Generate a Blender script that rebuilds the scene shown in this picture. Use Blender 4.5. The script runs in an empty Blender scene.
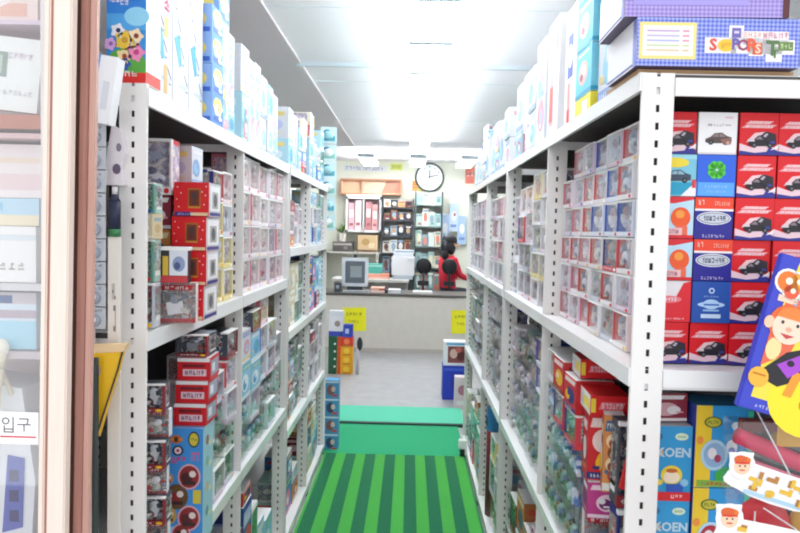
import bpy, bmesh, math, random
from mathutils import Vector, Matrix
PI = math.pi
C = bpy.context.scene.collection
R = random.Random(7)

# ------------------------------------------------------------------ materials
MATS = {}
def lin(h):
    h = h.lstrip('#')
    v = [int(h[i:i+2], 16) / 255 for i in (0, 2, 4)]
    return tuple(c / 12.92 if c <= .04045 else ((c + .055) / 1.055) ** 2.4 for c in v) + (1,)
def col(h, rough=.5, metal=0.0, key=None):
    k = key or (h, rough, metal)
    if k in MATS: return MATS[k]
    m = bpy.data.materials.new('print_' + h.lstrip('#')); m.use_nodes = True
    b = m.node_tree.nodes['Principled BSDF']
    b.inputs['Base Color'].default_value = lin(h)
    b.inputs['Roughness'].default_value = rough
    b.inputs['Metallic'].default_value = metal
    MATS[k] = m
    return m
def nodes(name):
    m = bpy.data.materials.new(name); m.use_nodes = True
    nt = m.node_tree
    return m, nt, nt.nodes['Principled BSDF']
def ramp(nt, stops, constant=False):
    r = nt.nodes.new('ShaderNodeValToRGB')
    if constant: r.color_ramp.interpolation = 'CONSTANT'
    el = r.color_ramp.elements
    while len(el) > 1: el.remove(el[-1])
    el[0].position = stops[0][0]; el[0].color = lin(stops[0][1])
    for p, c in stops[1:]:
        e = el.new(p); e.color = lin(c)
    return r
def busy(name, stops, scale=45, rough=.35):
    """printed artwork: irregular patches of several inks, different on every box"""
    if name in MATS: return MATS[name]
    m, nt, b = nodes(name)
    tc = nt.nodes.new('ShaderNodeTexCoord'); oi = nt.nodes.new('ShaderNodeObjectInfo')
    ad = nt.nodes.new('ShaderNodeVectorMath'); ad.operation = 'ADD'
    mu = nt.nodes.new('ShaderNodeMath'); mu.operation = 'MULTIPLY'; mu.inputs[1].default_value = 37
    nt.links.new(oi.outputs['Random'], mu.inputs[0])
    nt.links.new(tc.outputs['Object'], ad.inputs[0]); nt.links.new(mu.outputs[0], ad.inputs[1])
    no = nt.nodes.new('ShaderNodeTexNoise'); no.inputs['Scale'].default_value = scale; no.inputs['Detail'].default_value = 2.5
    no.inputs['Roughness'].default_value = .6
    nt.links.new(ad.outputs[0], no.inputs['Vector'])
    r = ramp(nt, stops, True)
    nt.links.new(no.outputs['Fac'], r.inputs['Fac']); nt.links.new(r.outputs['Color'], b.inputs['Base Color'])
    b.inputs['Roughness'].default_value = rough
    MATS[name] = m
    return m
def grain(name, a, c, scale=(60, 60, 2), rough=.45):
    if name in MATS: return MATS[name]
    m, nt, b = nodes(name)
    tc = nt.nodes.new('ShaderNodeTexCoord'); mp = nt.nodes.new('ShaderNodeMapping'); mp.inputs['Scale'].default_value = scale
    no = nt.nodes.new('ShaderNodeTexNoise'); no.inputs['Scale'].default_value = 3; no.inputs['Detail'].default_value = 4
    nt.links.new(tc.outputs['Object'], mp.inputs['Vector']); nt.links.new(mp.outputs[0], no.inputs['Vector'])
    r = ramp(nt, [(.3, a), (.7, c)])
    nt.links.new(no.outputs['Fac'], r.inputs['Fac']); nt.links.new(r.outputs['Color'], b.inputs['Base Color'])
    b.inputs['Roughness'].default_value = rough
    MATS[name] = m
    return m
def checker(name, a, c, scale):
    if name in MATS: return MATS[name]
    m, nt, b = nodes(name)
    tc = nt.nodes.new('ShaderNodeTexCoord'); mp = nt.nodes.new('ShaderNodeMapping')
    mp.inputs['Rotation'].default_value = (0, PI / 4, 0); mp.inputs['Location'].default_value = (.0013, .0017, .0011)
    ck = nt.nodes.new('ShaderNodeTexChecker'); ck.inputs['Scale'].default_value = scale
    ck.inputs['Color1'].default_value = lin(a); ck.inputs['Color2'].default_value = lin(c)
    nt.links.new(tc.outputs['Object'], mp.inputs['Vector']); nt.links.new(mp.outputs[0], ck.inputs['Vector'])
    nt.links.new(ck.outputs['Color'], b.inputs['Base Color']); b.inputs['Roughness'].default_value = .35
    MATS[name] = m
    return m
def clear(name='clear_plastic', gloss=.10, rough=.12, tint='#ffffff'):
    if name in MATS: return MATS[name]
    m = bpy.data.materials.new(name); m.use_nodes = True
    nt = m.node_tree; nt.nodes.clear()
    out = nt.nodes.new('ShaderNodeOutputMaterial'); mx = nt.nodes.new('ShaderNodeMixShader')
    tr = nt.nodes.new('ShaderNodeBsdfTransparent'); gl = nt.nodes.new('ShaderNodeBsdfGlossy')
    tr.inputs['Color'].default_value = lin(tint)
    gl.inputs['Roughness'].default_value = rough
    lw = nt.nodes.new('ShaderNodeLayerWeight'); lw.inputs['Blend'].default_value = .5
    pw = nt.nodes.new('ShaderNodeMath'); pw.operation = 'POWER'; pw.inputs[1].default_value = 3.5
    ml = nt.nodes.new('ShaderNodeMath'); ml.operation = 'MULTIPLY_ADD'; ml.inputs[1].default_value = .5; ml.inputs[2].default_value = gloss*.35
    nt.links.new(lw.outputs['Facing'], pw.inputs[0]); nt.links.new(pw.outputs[0], ml.inputs[0]); nt.links.new(ml.outputs[0], mx.inputs['Fac'])
    nt.links.new(tr.outputs[0], mx.inputs[1]); nt.links.new(gl.outputs[0], mx.inputs[2]); nt.links.new(mx.outputs[0], out.inputs['Surface'])
    MATS[name] = m
    return m
def emit(name, h, s):
    m = bpy.data.materials.new(name); m.use_nodes = True
    b = m.node_tree.nodes['Principled BSDF']
    b.inputs['Base Color'].default_value = lin(h)
    b.inputs['Emission Color'].default_value = lin(h); b.inputs['Emission Strength'].default_value = s
    return m

WHITE_STEEL = col('#ebe8e4', .35)
SHELF_STEEL = col('#e9e8e6', .3)
CARD = '#f4f2f0'

# ------------------------------------------------------------------ mesh builder
class MB:
    def __init__(s): s.v = []; s.f = []; s.m = []; s.mats = []
    def mi(s, m):
        if isinstance(m, str): m = col(m)
        if m not in s.mats: s.mats.append(m)
        return s.mats.index(m)
    def face(s, pts, m):
        b = len(s.v); s.v += [tuple(p) for p in pts]; s.f.append(tuple(range(b, b + len(pts)))); s.m.append(s.mi(m))
    def box(s, x0, x1, y0, y1, z0, z1, m, mf=None, ms=None, mt=None):
        """m body; mf front(-Y) ; ms sides(+-X) ; mt top and bottom"""
        b = len(s.v)
        s.v += [(x, y, z) for z in (z0, z1) for y in (y0, y1) for x in (x0, x1)]
        for q, mm in (((0, 1, 5, 4), mf), ((3, 2, 6, 7), None), ((2, 0, 4, 6), ms), ((1, 3, 7, 5), ms), ((2, 3, 1, 0), mt), ((4, 5, 7, 6), mt)):
            s.f.append(tuple(b + i for i in q)); s.m.append(s.mi(mm or m))
    def obox(s, M, hx, hy, hz, m):
        b = len(s.v)
        s.v += [tuple(M @ Vector((x, y, z))) for z in (-hz, hz) for y in (-hy, hy) for x in (-hx, hx)]
        for q in ((0, 1, 5, 4), (3, 2, 6, 7), (2, 0, 4, 6), (1, 3, 7, 5), (2, 3, 1, 0), (4, 5, 7, 6)):
            s.f.append(tuple(b + i for i in q)); s.m.append(s.mi(m))
    # flat prints on the front (y = const) or on the +X side (x = const)
    def pr(s, pts, m, y=-.0004, side=None):
        if side is None: s.face([(x, y, z) for x, z in pts], m)
        else: s.face([(side, x, z) for x, z in pts], m)
    def rect(s, x, z, w, h, m, y=-.0004, side=None, sk=0):
        s.pr([(x - w/2 - sk, z - h/2), (x + w/2 - sk, z - h/2), (x + w/2 + sk, z + h/2), (x - w/2 + sk, z + h/2)], m, y, side)
    def disc(s, x, z, rx, rz, m, y=-.0006, n=18, side=None, a0=0, a1=2*PI):
        s.pr([(x + rx*math.cos(a0 + (a1-a0)*i/n), z + rz*math.sin(a0 + (a1-a0)*i/n)) for i in range(n + (a1-a0 < 6.2))], m, y, side)
    def ticks(s, x, z, w, h, n, m, y=-.0008, seed=0, sk=0, side=None):
        """a line of small printed glyph-like marks"""
        r = random.Random(seed*31 + n); p = w / n; t = p*.17
        for i in range(n):
            cx = x - w/2 + p*(i + .5)
            opts = [(cx - p*.28, z, t, h), (cx + p*.26, z, t, h), (cx, z + h*.38, p*.66, h*.2), (cx, z, p*.6, h*.18), (cx, z - h*.38, p*.66, h*.2), (cx, z - h*.1, t, h*.8), (cx + p*.1, z + h*.2, p*.3, h*.2)]
            for q in r.sample(opts, r.choice((2, 3, 3, 4))): s.rect(*q, m, y, side, sk*.3)
    def ell(s, c, r, m, nu=10, nv=6, M=None):
        b = len(s.v); cx, cy, cz = c; rx, ry, rz = r
        def P(p): return tuple(M @ Vector(p)) if M else p
        s.v.append(P((cx, cy, cz - rz)))
        for j in range(1, nv):
            t = -PI/2 + PI*j/nv
            for i in range(nu):
                a = 2*PI*i/nu
                s.v.append(P((cx + rx*math.cos(t)*math.cos(a), cy + ry*math.cos(t)*math.sin(a), cz + rz*math.sin(t))))
        s.v.append(P((cx, cy, cz + rz)))
        k = s.mi(m); top = b + 1 + (nv-1)*nu
        for i in range(nu):
            i2 = (i + 1) % nu
            s.f.append((b, b+1+i2, b+1+i)); s.m.append(k)
            for j in range(nv-2):
                q = b+1+j*nu
                s.f.append((q+i, q+i2, q+nu+i2, q+nu+i)); s.m.append(k)
            q = b+1+(nv-2)*nu
            s.f.append((q+i, q+i2, top)); s.m.append(k)
    def cyl(s, p0, p1, r0, r1, m, n=14, cap=True):
        p0 = Vector(p0); p1 = Vector(p1); d = (p1 - p0).normalized()
        u = d.orthogonal().normalized(); w = d.cross(u); b = len(s.v); k = s.mi(m)
        for p, r in ((p0, r0), (p1, r1)):
            for i in range(n):
                a = 2*PI*i/n; s.v.append(tuple(p + u*(r*math.cos(a)) + w*(r*math.sin(a))))
        for i in range(n):
            s.f.append((b+i, b+(i+1) % n, b+n+(i+1) % n, b+n+i)); s.m.append(k)
        if cap:
            s.f.append(tuple(b+i for i in reversed(range(n)))); s.m.append(k)
            s.f.append(tuple(b+n+i for i in range(n))); s.m.append(k)
    def tube(s, pts, r, m, n=8):
        for a, c in zip(pts[:-1], pts[1:]): s.cyl(a, c, r, r, m, n)
    def prism(s, pts, y0, y1, m, mf=None):
        """outline in the x-z plane given depth y0..y1"""
        n = len(pts)
        s.face([(x, y0, z) for x, z in pts], mf or m)
        s.face([(x, y1, z) for x, z in reversed(pts)], m)
        for i in range(n):
            (x0, z0), (x1, z1) = pts[i], pts[(i+1) % n]
            s.face([(x0, y0, z0), (x0, y1, z0), (x1, y1, z1), (x1, y0, z1)], m)
    def text(s, body, x, z, size, m, y=-.001, sx=1.0, M=None):
        cu = bpy.data.curves.new('lettering', 'FONT'); cu.body = body; cu.size = size; cu.align_x = 'CENTER'; cu.align_y = 'CENTER'
        cu.resolution_u = 2; cu.offset = size*.035
        ob = bpy.data.objects.new('lettering', cu); C.objects.link(ob)
        dg = bpy.context.evaluated_depsgraph_get(); dg.update()
        me = bpy.data.meshes.new_from_object(ob.evaluated_get(dg))
        b = len(s.v); k = s.mi(m)
        for v in me.vertices:
            p = Vector((x + v.co.x*sx, y, z + v.co.y))
            s.v.append(tuple(M @ p) if M else tuple(p))
        for p in me.polygons: s.f.append(tuple(b + i for i in p.vertices)); s.m.append(k)
        bpy.data.objects.remove(ob); bpy.data.curves.remove(cu); bpy.data.meshes.remove(me)
    def strokes(s, lines, x, z, size, t, m, y=-.001):
        """brush strokes (for hangul signs): polylines in a unit square"""
        for ln in lines:
            for (a, b), (c, d) in zip(ln[:-1], ln[1:]):
                p = Vector((x + a*size, z + b*size)); q = Vector((x + c*size, z + d*size))
                e = (q - p).normalized()*t/2; nn = Vector((-e.y, e.x))
                s.pr([tuple(p - e + nn), tuple(p - e - nn), tuple(q + e - nn), tuple(q + e + nn)], m, y)
    def mesh(s, name):
        me = bpy.data.meshes.new(name); me.from_pydata(s.v, [], s.f)
        for m in s.mats: me.materials.append(m)
        me.polygons.foreach_set('material_index', s.m); me.update()
        return me
    def build(s, name, parent=None, smooth=False, bevel=0):
        o = bpy.data.objects.new(name, s.mesh(name)); C.objects.link(o)
        if smooth:
            for p in o.data.polygons: p.use_smooth = True
        if bevel:
            bm = bmesh.new(); bm.from_mesh(o.data)
            bmesh.ops.bevel(bm, geom=[e for e in bm.edges if len(e.link_faces) == 2 and e.calc_face_angle(0) > .5], offset=bevel, segments=2, affect='EDGES', clamp_overlap=True)
            bm.to_mesh(o.data); bm.free()
        if parent: o.parent = parent
        return o

def tag(o, label, cat, group=None):
    o['label'] = label; o['category'] = cat
    if group: o['group'] = group
    return o
def thing(name, label, cat, loc=(0, 0, 0), rz=0, group=None):
    o = bpy.data.objects.new(name, None); C.objects.link(o); o.empty_display_size = .05
    o.location = loc; o.rotation_euler = (0, 0, rz)
    return tag(o, label, cat, group)
def struct(o):
    o['kind'] = 'structure'; return o
KIDS = {}
def dup(src, loc, rot, label, group):
    r = src.copy(); C.objects.link(r); r.location = loc; r.rotation_euler = rot
    r['label'] = label
    if group: r['group'] = group
    for ch in KIDS.get(src.name, []):
        c = ch.copy(); C.objects.link(c); c.parent = r
        for g in KIDS.get(ch.name, []):
            d = g.copy(); C.objects.link(d); d.parent = c
    return r
def kid(par, ch): KIDS.setdefault(par.name, []).append(ch)

PAL_N = [0]
def palmat(pal, scale=55):
    k = 'pack_art_' + ''.join(p.strip('#')[:2] for p in pal)
    if k in MATS: return MATS[k]
    r = random.Random(len(k)*7 + len(pal)); q = list(pal); r.shuffle(q); n = len(q)
    m = busy(k, [(0, q[0])] + [(.34 + .34*i/(n - 1), c) for i, c in enumerate(q[1:])], scale)
    return m
# ------------------------------------------------------------------ product kinds: front is -Y, base centre at origin
INK = ['#d8222a', '#2a55b8', '#f2c21c', '#3aa04a', '#e57ba0', '#4fb7d8', '#f08a24', '#6a3a9a', '#2b2b33', '#ffffff']
def toybits(mb, w, h, d, zlo, pal, seed):
    r = random.Random(seed)
    n = max(1, round(w / .05)); ny = max(1, round((h - zlo) / .055))
    for i in range(n):
        for j in range(ny):
            cx = -w/2 + w*(i + .5)/n; cz = zlo + (h - zlo)*(j + .5)/ny
            a = w/n*.42; b = (h - zlo)/ny*.42
            p = r.choice(pal); q = r.choice(pal)
            if r.random() < .45: mb.ell((cx + r.uniform(-.2, .2)*a, d*.22, cz - b*.25), (a*r.uniform(.6, .95), d*.13, b*r.uniform(.5, .7)), p, 9, 5)
            else: mb.obox(Matrix.Translation((cx, d*.24, cz - b*.2)) @ Matrix.Rotation(r.uniform(-.5, .5), 4, 'Y'), a*r.uniform(.5, .8), d*.09, b*r.uniform(.4, .65), p)
            mb.ell((cx + r.uniform(-.4, .4)*a, d*.2, cz + b*.5), (a*r.uniform(.35, .6), d*.12, b*.42), q, 8, 5)
            for _ in range(5):
                M = Matrix.Translation((cx + r.uniform(-.75, .75)*a, d*.17, cz + r.uniform(-.75, .75)*b)) @ Matrix.Rotation(r.uniform(-.9, .9), 4, 'Y') @ Matrix.Rotation(r.uniform(-.3, .3), 4, 'X')
                mb.obox(M, a*r.uniform(.12, .45), d*.07, b*r.uniform(.06, .3), r.choice(pal))
def window_box(w, h, d, acc, acc2, back, pal, seed, name='window_toy_box'):
    rt = bpy.data.objects.new(name, None); C.objects.link(rt); rt.empty_display_size = .03
    r = random.Random(seed)
    t = max(.004, w*.055); zb = h*.14; zt = h*.95
    mb = MB()
    mb.box(-w/2, w/2, d*.22, d, 0, h, acc, mf=palmat(pal))
    mb.box(-w/2, -w/2 + t, 0, d*.22, zb, zt, acc); mb.box(w/2 - t, w/2, 0, d*.22, zb, zt, acc2)
    mb.box(-w/2, w/2, 0, d*.22, 0, zb, acc2); mb.box(-w/2, w/2, 0, d*.22, zt, h, CARD)
    mb.ticks(-w*.1, zb*.55, w*.6, zb*.4, 6, CARD, seed=seed)
    mb.disc(w*.36, zb*.5, w*.08, zb*.35, r.choice(INK))
    for s_ in (-w/2 - .0004, w/2 + .0004):
        mb.rect(d*.55, h*.56, d*.8, h*.7, palmat(pal), side=s_); mb.rect(d*.6, h*.2, d*.6, h*.12, CARD, side=s_)
        mb.disc(d*.55, h*.62, d*.16, h*.12, r.choice(pal), side=s_*1.005)
    kid(rt, mb.build('carton', rt))
    mb = MB(); toybits(mb, w - 2*t, zt, d*.55, zb, pal, seed); kid(rt, mb.build('packed_toy', rt))
    mb = MB(); mb.box(-w/2 + t, w/2 - t, .001, .0016, zb, zt, clear()); kid(rt, mb.build('clear_window', rt))
    return rt
def printed_box(w, h, d, base, inks, side, seed, name='printed_toy_box'):
    r = random.Random(seed); mb = MB()
    mb.box(-w/2, w/2, 0, d, 0, h, base, ms=col(side), mt=col(CARD))
    mb.rect(0, h*.86, w*.82, h*.14, r.choice(inks), sk=w*.03); mb.ticks(0, h*.86, w*.7, h*.07, 6, CARD, seed=seed)
    n = max(1, round(h / w))
    for i in range(n):
        z = h*(.14 + .6*(i + .5)/n)
        mb.disc(r.uniform(-.12, .12)*w, z, w*.33, min(h*.24, w*.36), r.choice(inks))
        mb.disc(r.uniform(-.2, .2)*w, z - .03*h, w*.18, min(h*.15, w*.22), r.choice(inks), -.0009)
        mb.disc(r.uniform(-.3, .3)*w, z + .05*h, w*.1, min(h*.08, w*.12), r.choice(inks), -.0012)
        mb.rect(r.uniform(-.3, .3)*w, z - .1*h, w*.2, h*.05, r.choice(inks), -.0014)
    mb.rect(0, h*.07, w, h*.1, r.choice(inks)); mb.ticks(-w*.1, h*.07, w*.6, h*.05, 7, CARD, seed=seed + 5)
    for s_ in (-w/2 - .0004, w/2 + .0004):
        mb.rect(d*.5, h*.78, d*.7, h*.14, r.choice(inks), side=s_); mb.disc(d*.5, h*.42, d*.3, h*.18, r.choice(inks), side=s_*1.004)
        mb.ticks(d*.5, h*.15, d*.6, h*.06, 5, r.choice(inks), seed=seed, side=s_*1.006)
    o = mb.build(name)
    return o
def blister(w, h, d, card, pal, acc, seed, name='blister_pack'):
    r = random.Random(seed)
    rt = bpy.data.objects.new(name, None); C.objects.link(rt); rt.empty_display_size = .03
    mb = MB(); mb.box(-w/2, w/2, d*.5, d, 0, h, card, mf=palmat(pal))
    mb.rect(0, h*.88, w*.8, h*.14, acc, d*.5 - .0005); mb.ticks(0, h*.88, w*.65, h*.07, 5, CARD, d*.5 - .001, seed)
    mb.rect(0, h*.06, w, h*.1, acc, d*.5 - .0005)
    for _ in range(5): mb.disc(r.uniform(-.4, .4)*w, r.uniform(.2, .75)*h, w*.1, h*.05, r.choice(pal), d*.5 - .0005)
    kid(rt, mb.build('backing_card', rt))
    mb = MB(); toybits(mb, w*.9, h*.82, d*.9, h*.10, pal, seed); kid(rt, mb.build('packed_toy', rt))
    mb = MB(); mb.box(-w*.45, w*.45, 0, d*.48, h*.06, h*.84, clear('blister_plastic', .25, .2)); kid(rt, mb.build('clear_bubble', rt))
    return rt

PALE = ['#dedee8', '#c2c6d6', '#eee6e4', '#a8aec2', '#cfbfcb', '#9f98b2', '#e6dcc8', '#6c6f8a', '#b8929c']
PINKS = ['#e8ccd6', '#d8a8b8', '#e4dce6', '#c88ea2', '#efe4de', '#b09cba', '#a8505f', '#dcc4c8', '#8f86a8']
BLUES = ['#d0dcea', '#92b0d6', '#dfe6ec', '#5a80b8', '#b4c4d6', '#e6d8cc', '#2f4f90', '#a0c4ca', '#8a4a58']
GREYS = ['#b9bbc2', '#8a8f9a', '#dcdce0', '#646a78', '#c4beb6', '#9a9088', '#484e5c', '#98aaa4', '#b8403e']
DARKS = ['#3a3f4a', '#5d6470', '#8a8f98', '#c9cbd0', '#8a2b30', '#2e4a6a', '#b9b4a8', '#40362f']
GREENS = ['#86aa9e', '#b8ccc6', '#44705f', '#d2d8d4', '#2f5a4a', '#8a9cac', '#b0a07c', '#62809e', '#7a4a4a']
TANS = ['#d9c8a4', '#e9dfc8', '#c2a878', '#cfd6cf', '#b7c4be', '#efe9da', '#a8895c']
W_, P_, B_ = window_box, printed_box, blister
KINDS = {  # key: (maker, args, description, category)
 'pink':  (W_, ('#d0707c', '#ecdfe4', '#efe6ea', PINKS), 'pink-trimmed window box'),
 'lilac': (W_, ('#e9e4ec', '#d9c9d6', '#e6e2ea', PALE), 'lilac-white window box'),
 'redw':  (W_, ('#d23a3c', '#e8e2e2', '#e6e4ea', PALE), 'red-edged window box'),
 'bluew': (W_, ('#2f55b4', '#dfe4f0', '#e2e4ec', PALE), 'blue-edged window box'),
 'navyw': (W_, ('#2a2f78', '#c93c48', '#dfe0e8', GREYS), 'navy-edged window box'),
 'white': (W_, ('#f1efee', '#e9e7ea', '#ecebf0', PALE), 'plain white window box'),
 'yell':  (W_, ('#efe9d2', '#ead78a', '#efeee6', PALE), 'cream and yellow window box'),
 'grey':  (W_, ('#d9dade', '#c4c8d0', '#d2d4da', GREYS), 'grey clear-fronted toy box'),
 'dark':  (W_, ('#4a4d58', '#8f2c34', '#777c88', DARKS), 'dark-framed window box'),
 'green': (W_, ('#a9c9bd', '#5f9a86', '#c2d4cc', GREENS), 'sea-green window box'),
 'blupr': (P_, ('#4f86c8', ['#f2c21c', '#e8eef4', '#a83c3c', '#2a4f9e', '#e57ba0', '#3aa04a'], '#3f73b4'), 'bright blue printed box'),
 'skypr': (P_, ('#8cc4dc', ['#d4e4ea', '#4a9ac8', '#e2c870', '#c87484', '#e4ecee', '#62b0a2'], '#a8cedc'), 'sky-blue printed box'),
 'whtpr': (P_, ('#d6d9de', ['#b4bcdc', '#8cc4dc', '#e2cc80', '#d89aa6', '#88a2d0', '#d8d8de'], '#cfd2d8'), 'white printed carton'),
 'redpr': (P_, ('#cf2028', ['#f0d8d4', '#f2c21c', '#7a1218', '#e9e5e2', '#2a2f78'], '#b81c24'), 'glossy red printed box'),
 'tanpr': (P_, ('#dccfae', ['#efe9da', '#b7c4be', '#c2a878', '#8fa8b4', '#f6f2e6'], '#d2c49e'), 'beige printed box'),
 'orgpr': (P_, ('#d98a48', ['#f2d8a8', '#8a4a24', '#e9e2d4', '#b8442c', '#4a6a8a'], '#a8622f'), 'orange-brown printed box'),
 'maroon':(P_, ('#8f2438', ['#d9a8b0', '#e9e2e2', '#5c1424', '#c24a5c'], '#7a1c2e'), 'maroon printed box'),
 'navy':  (P_, ('#26409a', ['#e4e8f2', '#8fa6dc', '#b8c4e4', '#d23a3c'], '#20357f'), 'navy blue printed box'),
 'magen': (P_, ('#c23a86', ['#f2d0e0', '#f08a24', '#e9e5e2', '#7a2a6a'], '#a82e70'), 'magenta printed box'),
 'bli':   (B_, ('#dfe2e6', GREYS, '#a84a52'), 'silver-grey blister pack'),
 'blig':  (B_, ('#cfe0da', GREENS, '#4f8f7c'), 'green-tinted blister pack'),
 'blib':  (B_, ('#d8e0ee', BLUES, '#2f4a9c'), 'blue-based blister pack'),
 'blil':  (B_, ('#e6e2e8', PALE, '#8a7aa8'), 'pale lilac blister pack'),
 'blir':  (B_, ('#e9d8d6', GREYS, '#c22a30'), 'red-carded blister pack'),
}
PROTO = {}
def product(key, w, h, d, loc, rot, label, group, cat='toy box', seed=None, variants=3):
    mk, args, desc = KINDS[key]
    if seed is None: seed = R.randrange(variants)
    k = (key, round(w, 3), round(h, 3), round(d, 3), seed)
    if mk is blister: cat = 'blister pack'
    if k not in PROTO:
        o = mk(w, h, d, *args, seed*13 + len(key) + 1)
        PROTO[k] = o; o.location = loc; o.rotation_euler = rot; tag(o, label, cat, group)
        return o
    return dup(PROTO[k], loc, rot, label, group)
ORD = ['', 'bottom', 'second', 'third', 'fourth', 'fifth', 'sixth', 'seventh', 'eighth', 'ninth', 'tenth']
COL = ['', 'first', 'second', 'third', 'fourth', 'fifth', 'sixth', 'seventh', 'eighth', 'ninth', 'tenth']
def fill(side, bay, level, y0, z0, cols, d=.1, inset=.045, first=1):
    """columns of boxes facing the aisle; cols = [(width, [(kind, height), ...bottom to top])]"""
    y = y0
    for ci, (w, items) in enumerate(cols):
        z = z0 + .001
        for ri, (key, h) in enumerate(items):
            ww = w - .004; hh = h - .002
            jx = R.uniform(0, .008); ja = R.uniform(-.02, .02)
            if side == 'left': loc = (-.5 - inset - jx, y + w/2, z); rot = (0, 0, PI/2 + ja)
            else: loc = (.373 + inset + jx, y + w/2, z); rot = (0, 0, -PI/2 + ja)
            row = 'bottom' if ri == 0 else ('top' if ri == len(items) - 1 else ORD[ri + 1])
            cn = COL[ci + first]
            where = f"{level} shelf of {side} rack's {bay} bay" if level != 'top' else f"on top of {side} rack's {bay} bay"
            label = f"{KINDS[key][2]}, {row} of {cn} column, {where}"
            product(key, ww, hh, d, loc, rot, label, f"toy boxes on the {side} rack, {bay} bay, {level} shelf")
            z += h
        y += w
def put(key, x, y, z, w, h, d, rz, label, group=None, seed=1, cat='toy box'):
    return product(key, w, h, d, (x, y, z + .001), (0, 0, rz), label, group, cat, seed)

# ------------------------------------------------------------------ setting
def slab(name, x0, x1, y0, y1, z0, z1, m):
    mb = MB(); mb.box(x0, x1, y0, y1, z0, z1, m); return struct(mb.build(name))
FLOOR = grain('grey_vinyl', '#a6a5a6', '#b4b3b4', (3, 3, 3), .4)
slab('floor', -3.0, 3.0, -1.5, 10.2, -.1, 0, FLOOR)
slab('ceiling', -3.0, 3.0, .9, 10.2, 2.36, 2.5, col('#f8f9fb', .9))
slab('wall_left', -1.75, -1.65, 1.1, 10.2, 0, 2.36, col('#ecebea', .8))
slab('wall_right', 2.2, 2.3, .9, 10.2, 0, 2.36, col('#efeeec', .8))
slab('wall_back', -3.0, 3.0, 10.0, 10.1, 0, 2.36, col('#e9ead9', .8))
slab('trim_1', -1.65, -.672, 1.1, 8.2, 2.346, 2.36, col('#d2cdcd', .8))
slab('trim_2', -.70, 2.2, 4.17, 4.2, 2.335, 2.36, col('#cfdbe0', .6))
mb = MB()
for i in range(5): mb.box(-.70, 2.2, 1.6 + i*1.55, 1.606 + i*1.55, 2.357, 2.362, '#dfe6ea')
struct(mb.build('trim_3'))

# striped and plain mats on the aisle floor
def stripes():
    m, nt, b = nodes('striped_turf')
    tc = nt.nodes.new('ShaderNodeTexCoord'); sx = nt.nodes.new('ShaderNodeSeparateXYZ')
    nt.links.new(tc.outputs['Object'], sx.inputs[0])
    a = nt.nodes.new('ShaderNodeMath'); a.operation = 'ADD'; a.inputs[1].default_value = .414 + 1.19
    nt.links.new(sx.outputs['X'], a.inputs[0])
    mo = nt.nodes.new('ShaderNodeMath'); mo.operation = 'MODULO'; mo.inputs[1].default_value = .119
    nt.links.new(a.outputs[0], mo.inputs[0])
    lt = nt.nodes.new('ShaderNodeMath'); lt.operation = 'LESS_THAN'; lt.inputs[1].default_value = .058
    nt.links.new(mo.outputs[0], lt.inputs[0])
    no = nt.nodes.new('ShaderNodeTexNoise'); no.inputs['Scale'].default_value = 160
    mx = nt.nodes.new('ShaderNodeMix'); mx.data_type = 'RGBA'
    mx.inputs['A'].default_value = lin('#14734a'); mx.inputs['B'].default_value = lin('#48b046')
    nt.links.new(lt.outputs[0], mx.inputs['Factor'])
    m2 = nt.nodes.new('ShaderNodeMix'); m2.data_type = 'RGBA'; m2.blend_type = 'MULTIPLY'; m2.inputs['Factor'].default_value = .5
    nt.links.new(tc.outputs['Object'], no.inputs['Vector'])
    r = ramp(nt, [(.3, '#b8b8b8'), (.65, '#ffffff')])
    nt.links.new(no.outputs['Fac'], r.inputs['Fac'])
    nt.links.new(mx.outputs['Result'], m2.inputs['A']); nt.links.new(r.outputs['Color'], m2.inputs['B'])
    nt.links.new(m2.outputs['Result'], b.inputs['Base Color']); b.inputs['Roughness'].default_value = .95
    return m
mb = MB(); mb.box(-.488, .366, 1.2, 4.14, 0, .012, stripes()); tag(mb.build('striped_mat'), 'green mat with light and dark stripes running down the aisle', 'mat')
mb = MB(); mb.box(-.50, .366, 4.145, 4.79, 0, .010, grain('green_turf', '#1d9a66', '#2cab76', (90, 90, 90), .95)); tag(mb.build('plain_mat'), 'plain mid-green mat just beyond the striped mat', 'mat')
mb = MB(); mb.box(-.56, .42, 4.83, 5.26, 0, .022, grain('teal_turf', '#58c4a0', '#66cfac', (90, 90, 90), .95)); TM = tag(mb.build('plain_mat'), 'pale teal-green mat nearest the counter', 'mat'); mb = MB(); mb.box(-.53, .41, 4.80, 4.829, 0, .020, '#12392f'); mb.build('painted_gap_shadow', TM)  # dark strip paints the gap shadow along the teal mat's front

# entrance door: sliding glass leaf with stile, and the brown jamb it slides against
ALU = grain('pinkish_wood_film', '#ecd9cb', '#f2e2d6', (80, 80, 3), .4)
BRN = grain('brown_wood_film', '#5d3c30', '#6b463a', (80, 80, 3), .4)
MID = grain('mid_brown_film', '#a8766a', '#b88678', (80, 80, 3), .4)
lean = .017
door = bpy.data.objects.new('door_1', None); C.objects.link(door); struct(door); door.location = (-.516, 1.0, .905); door.rotation_euler = (0, lean, 0)
def dpart(name, x0, x1, y0, y1, z0, z1, m, bevel=.002):
    mb = MB(); mb.box(x0, x1, y0, y1, z0 - .905, z1 - .905, m); o = mb.build(name, door, bevel=bevel); o['kind'] = 'structure'; return o
dpart('stile', -.0265, -.0175, 0, .012, 0, 2.3, ALU)
dpart('stile_groove', -.0175, -.0115, .004, .011, 0, 2.3, MID, 0)
dpart('stile', -.0115, .0155, -.004, .014, 0, 2.3, ALU)
dpart('bottom_rail', -1.2, -.0255, 0, .03, 0, .12, ALU); dpart('top_rail', -1.2, -.0255, 0, .03, 2.2, 2.3, ALU)
gp = dpart('pane', -1.2, -.0265, .005, .009, .12, 2.2, clear('door_glass', .32, .03), 0)
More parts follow.
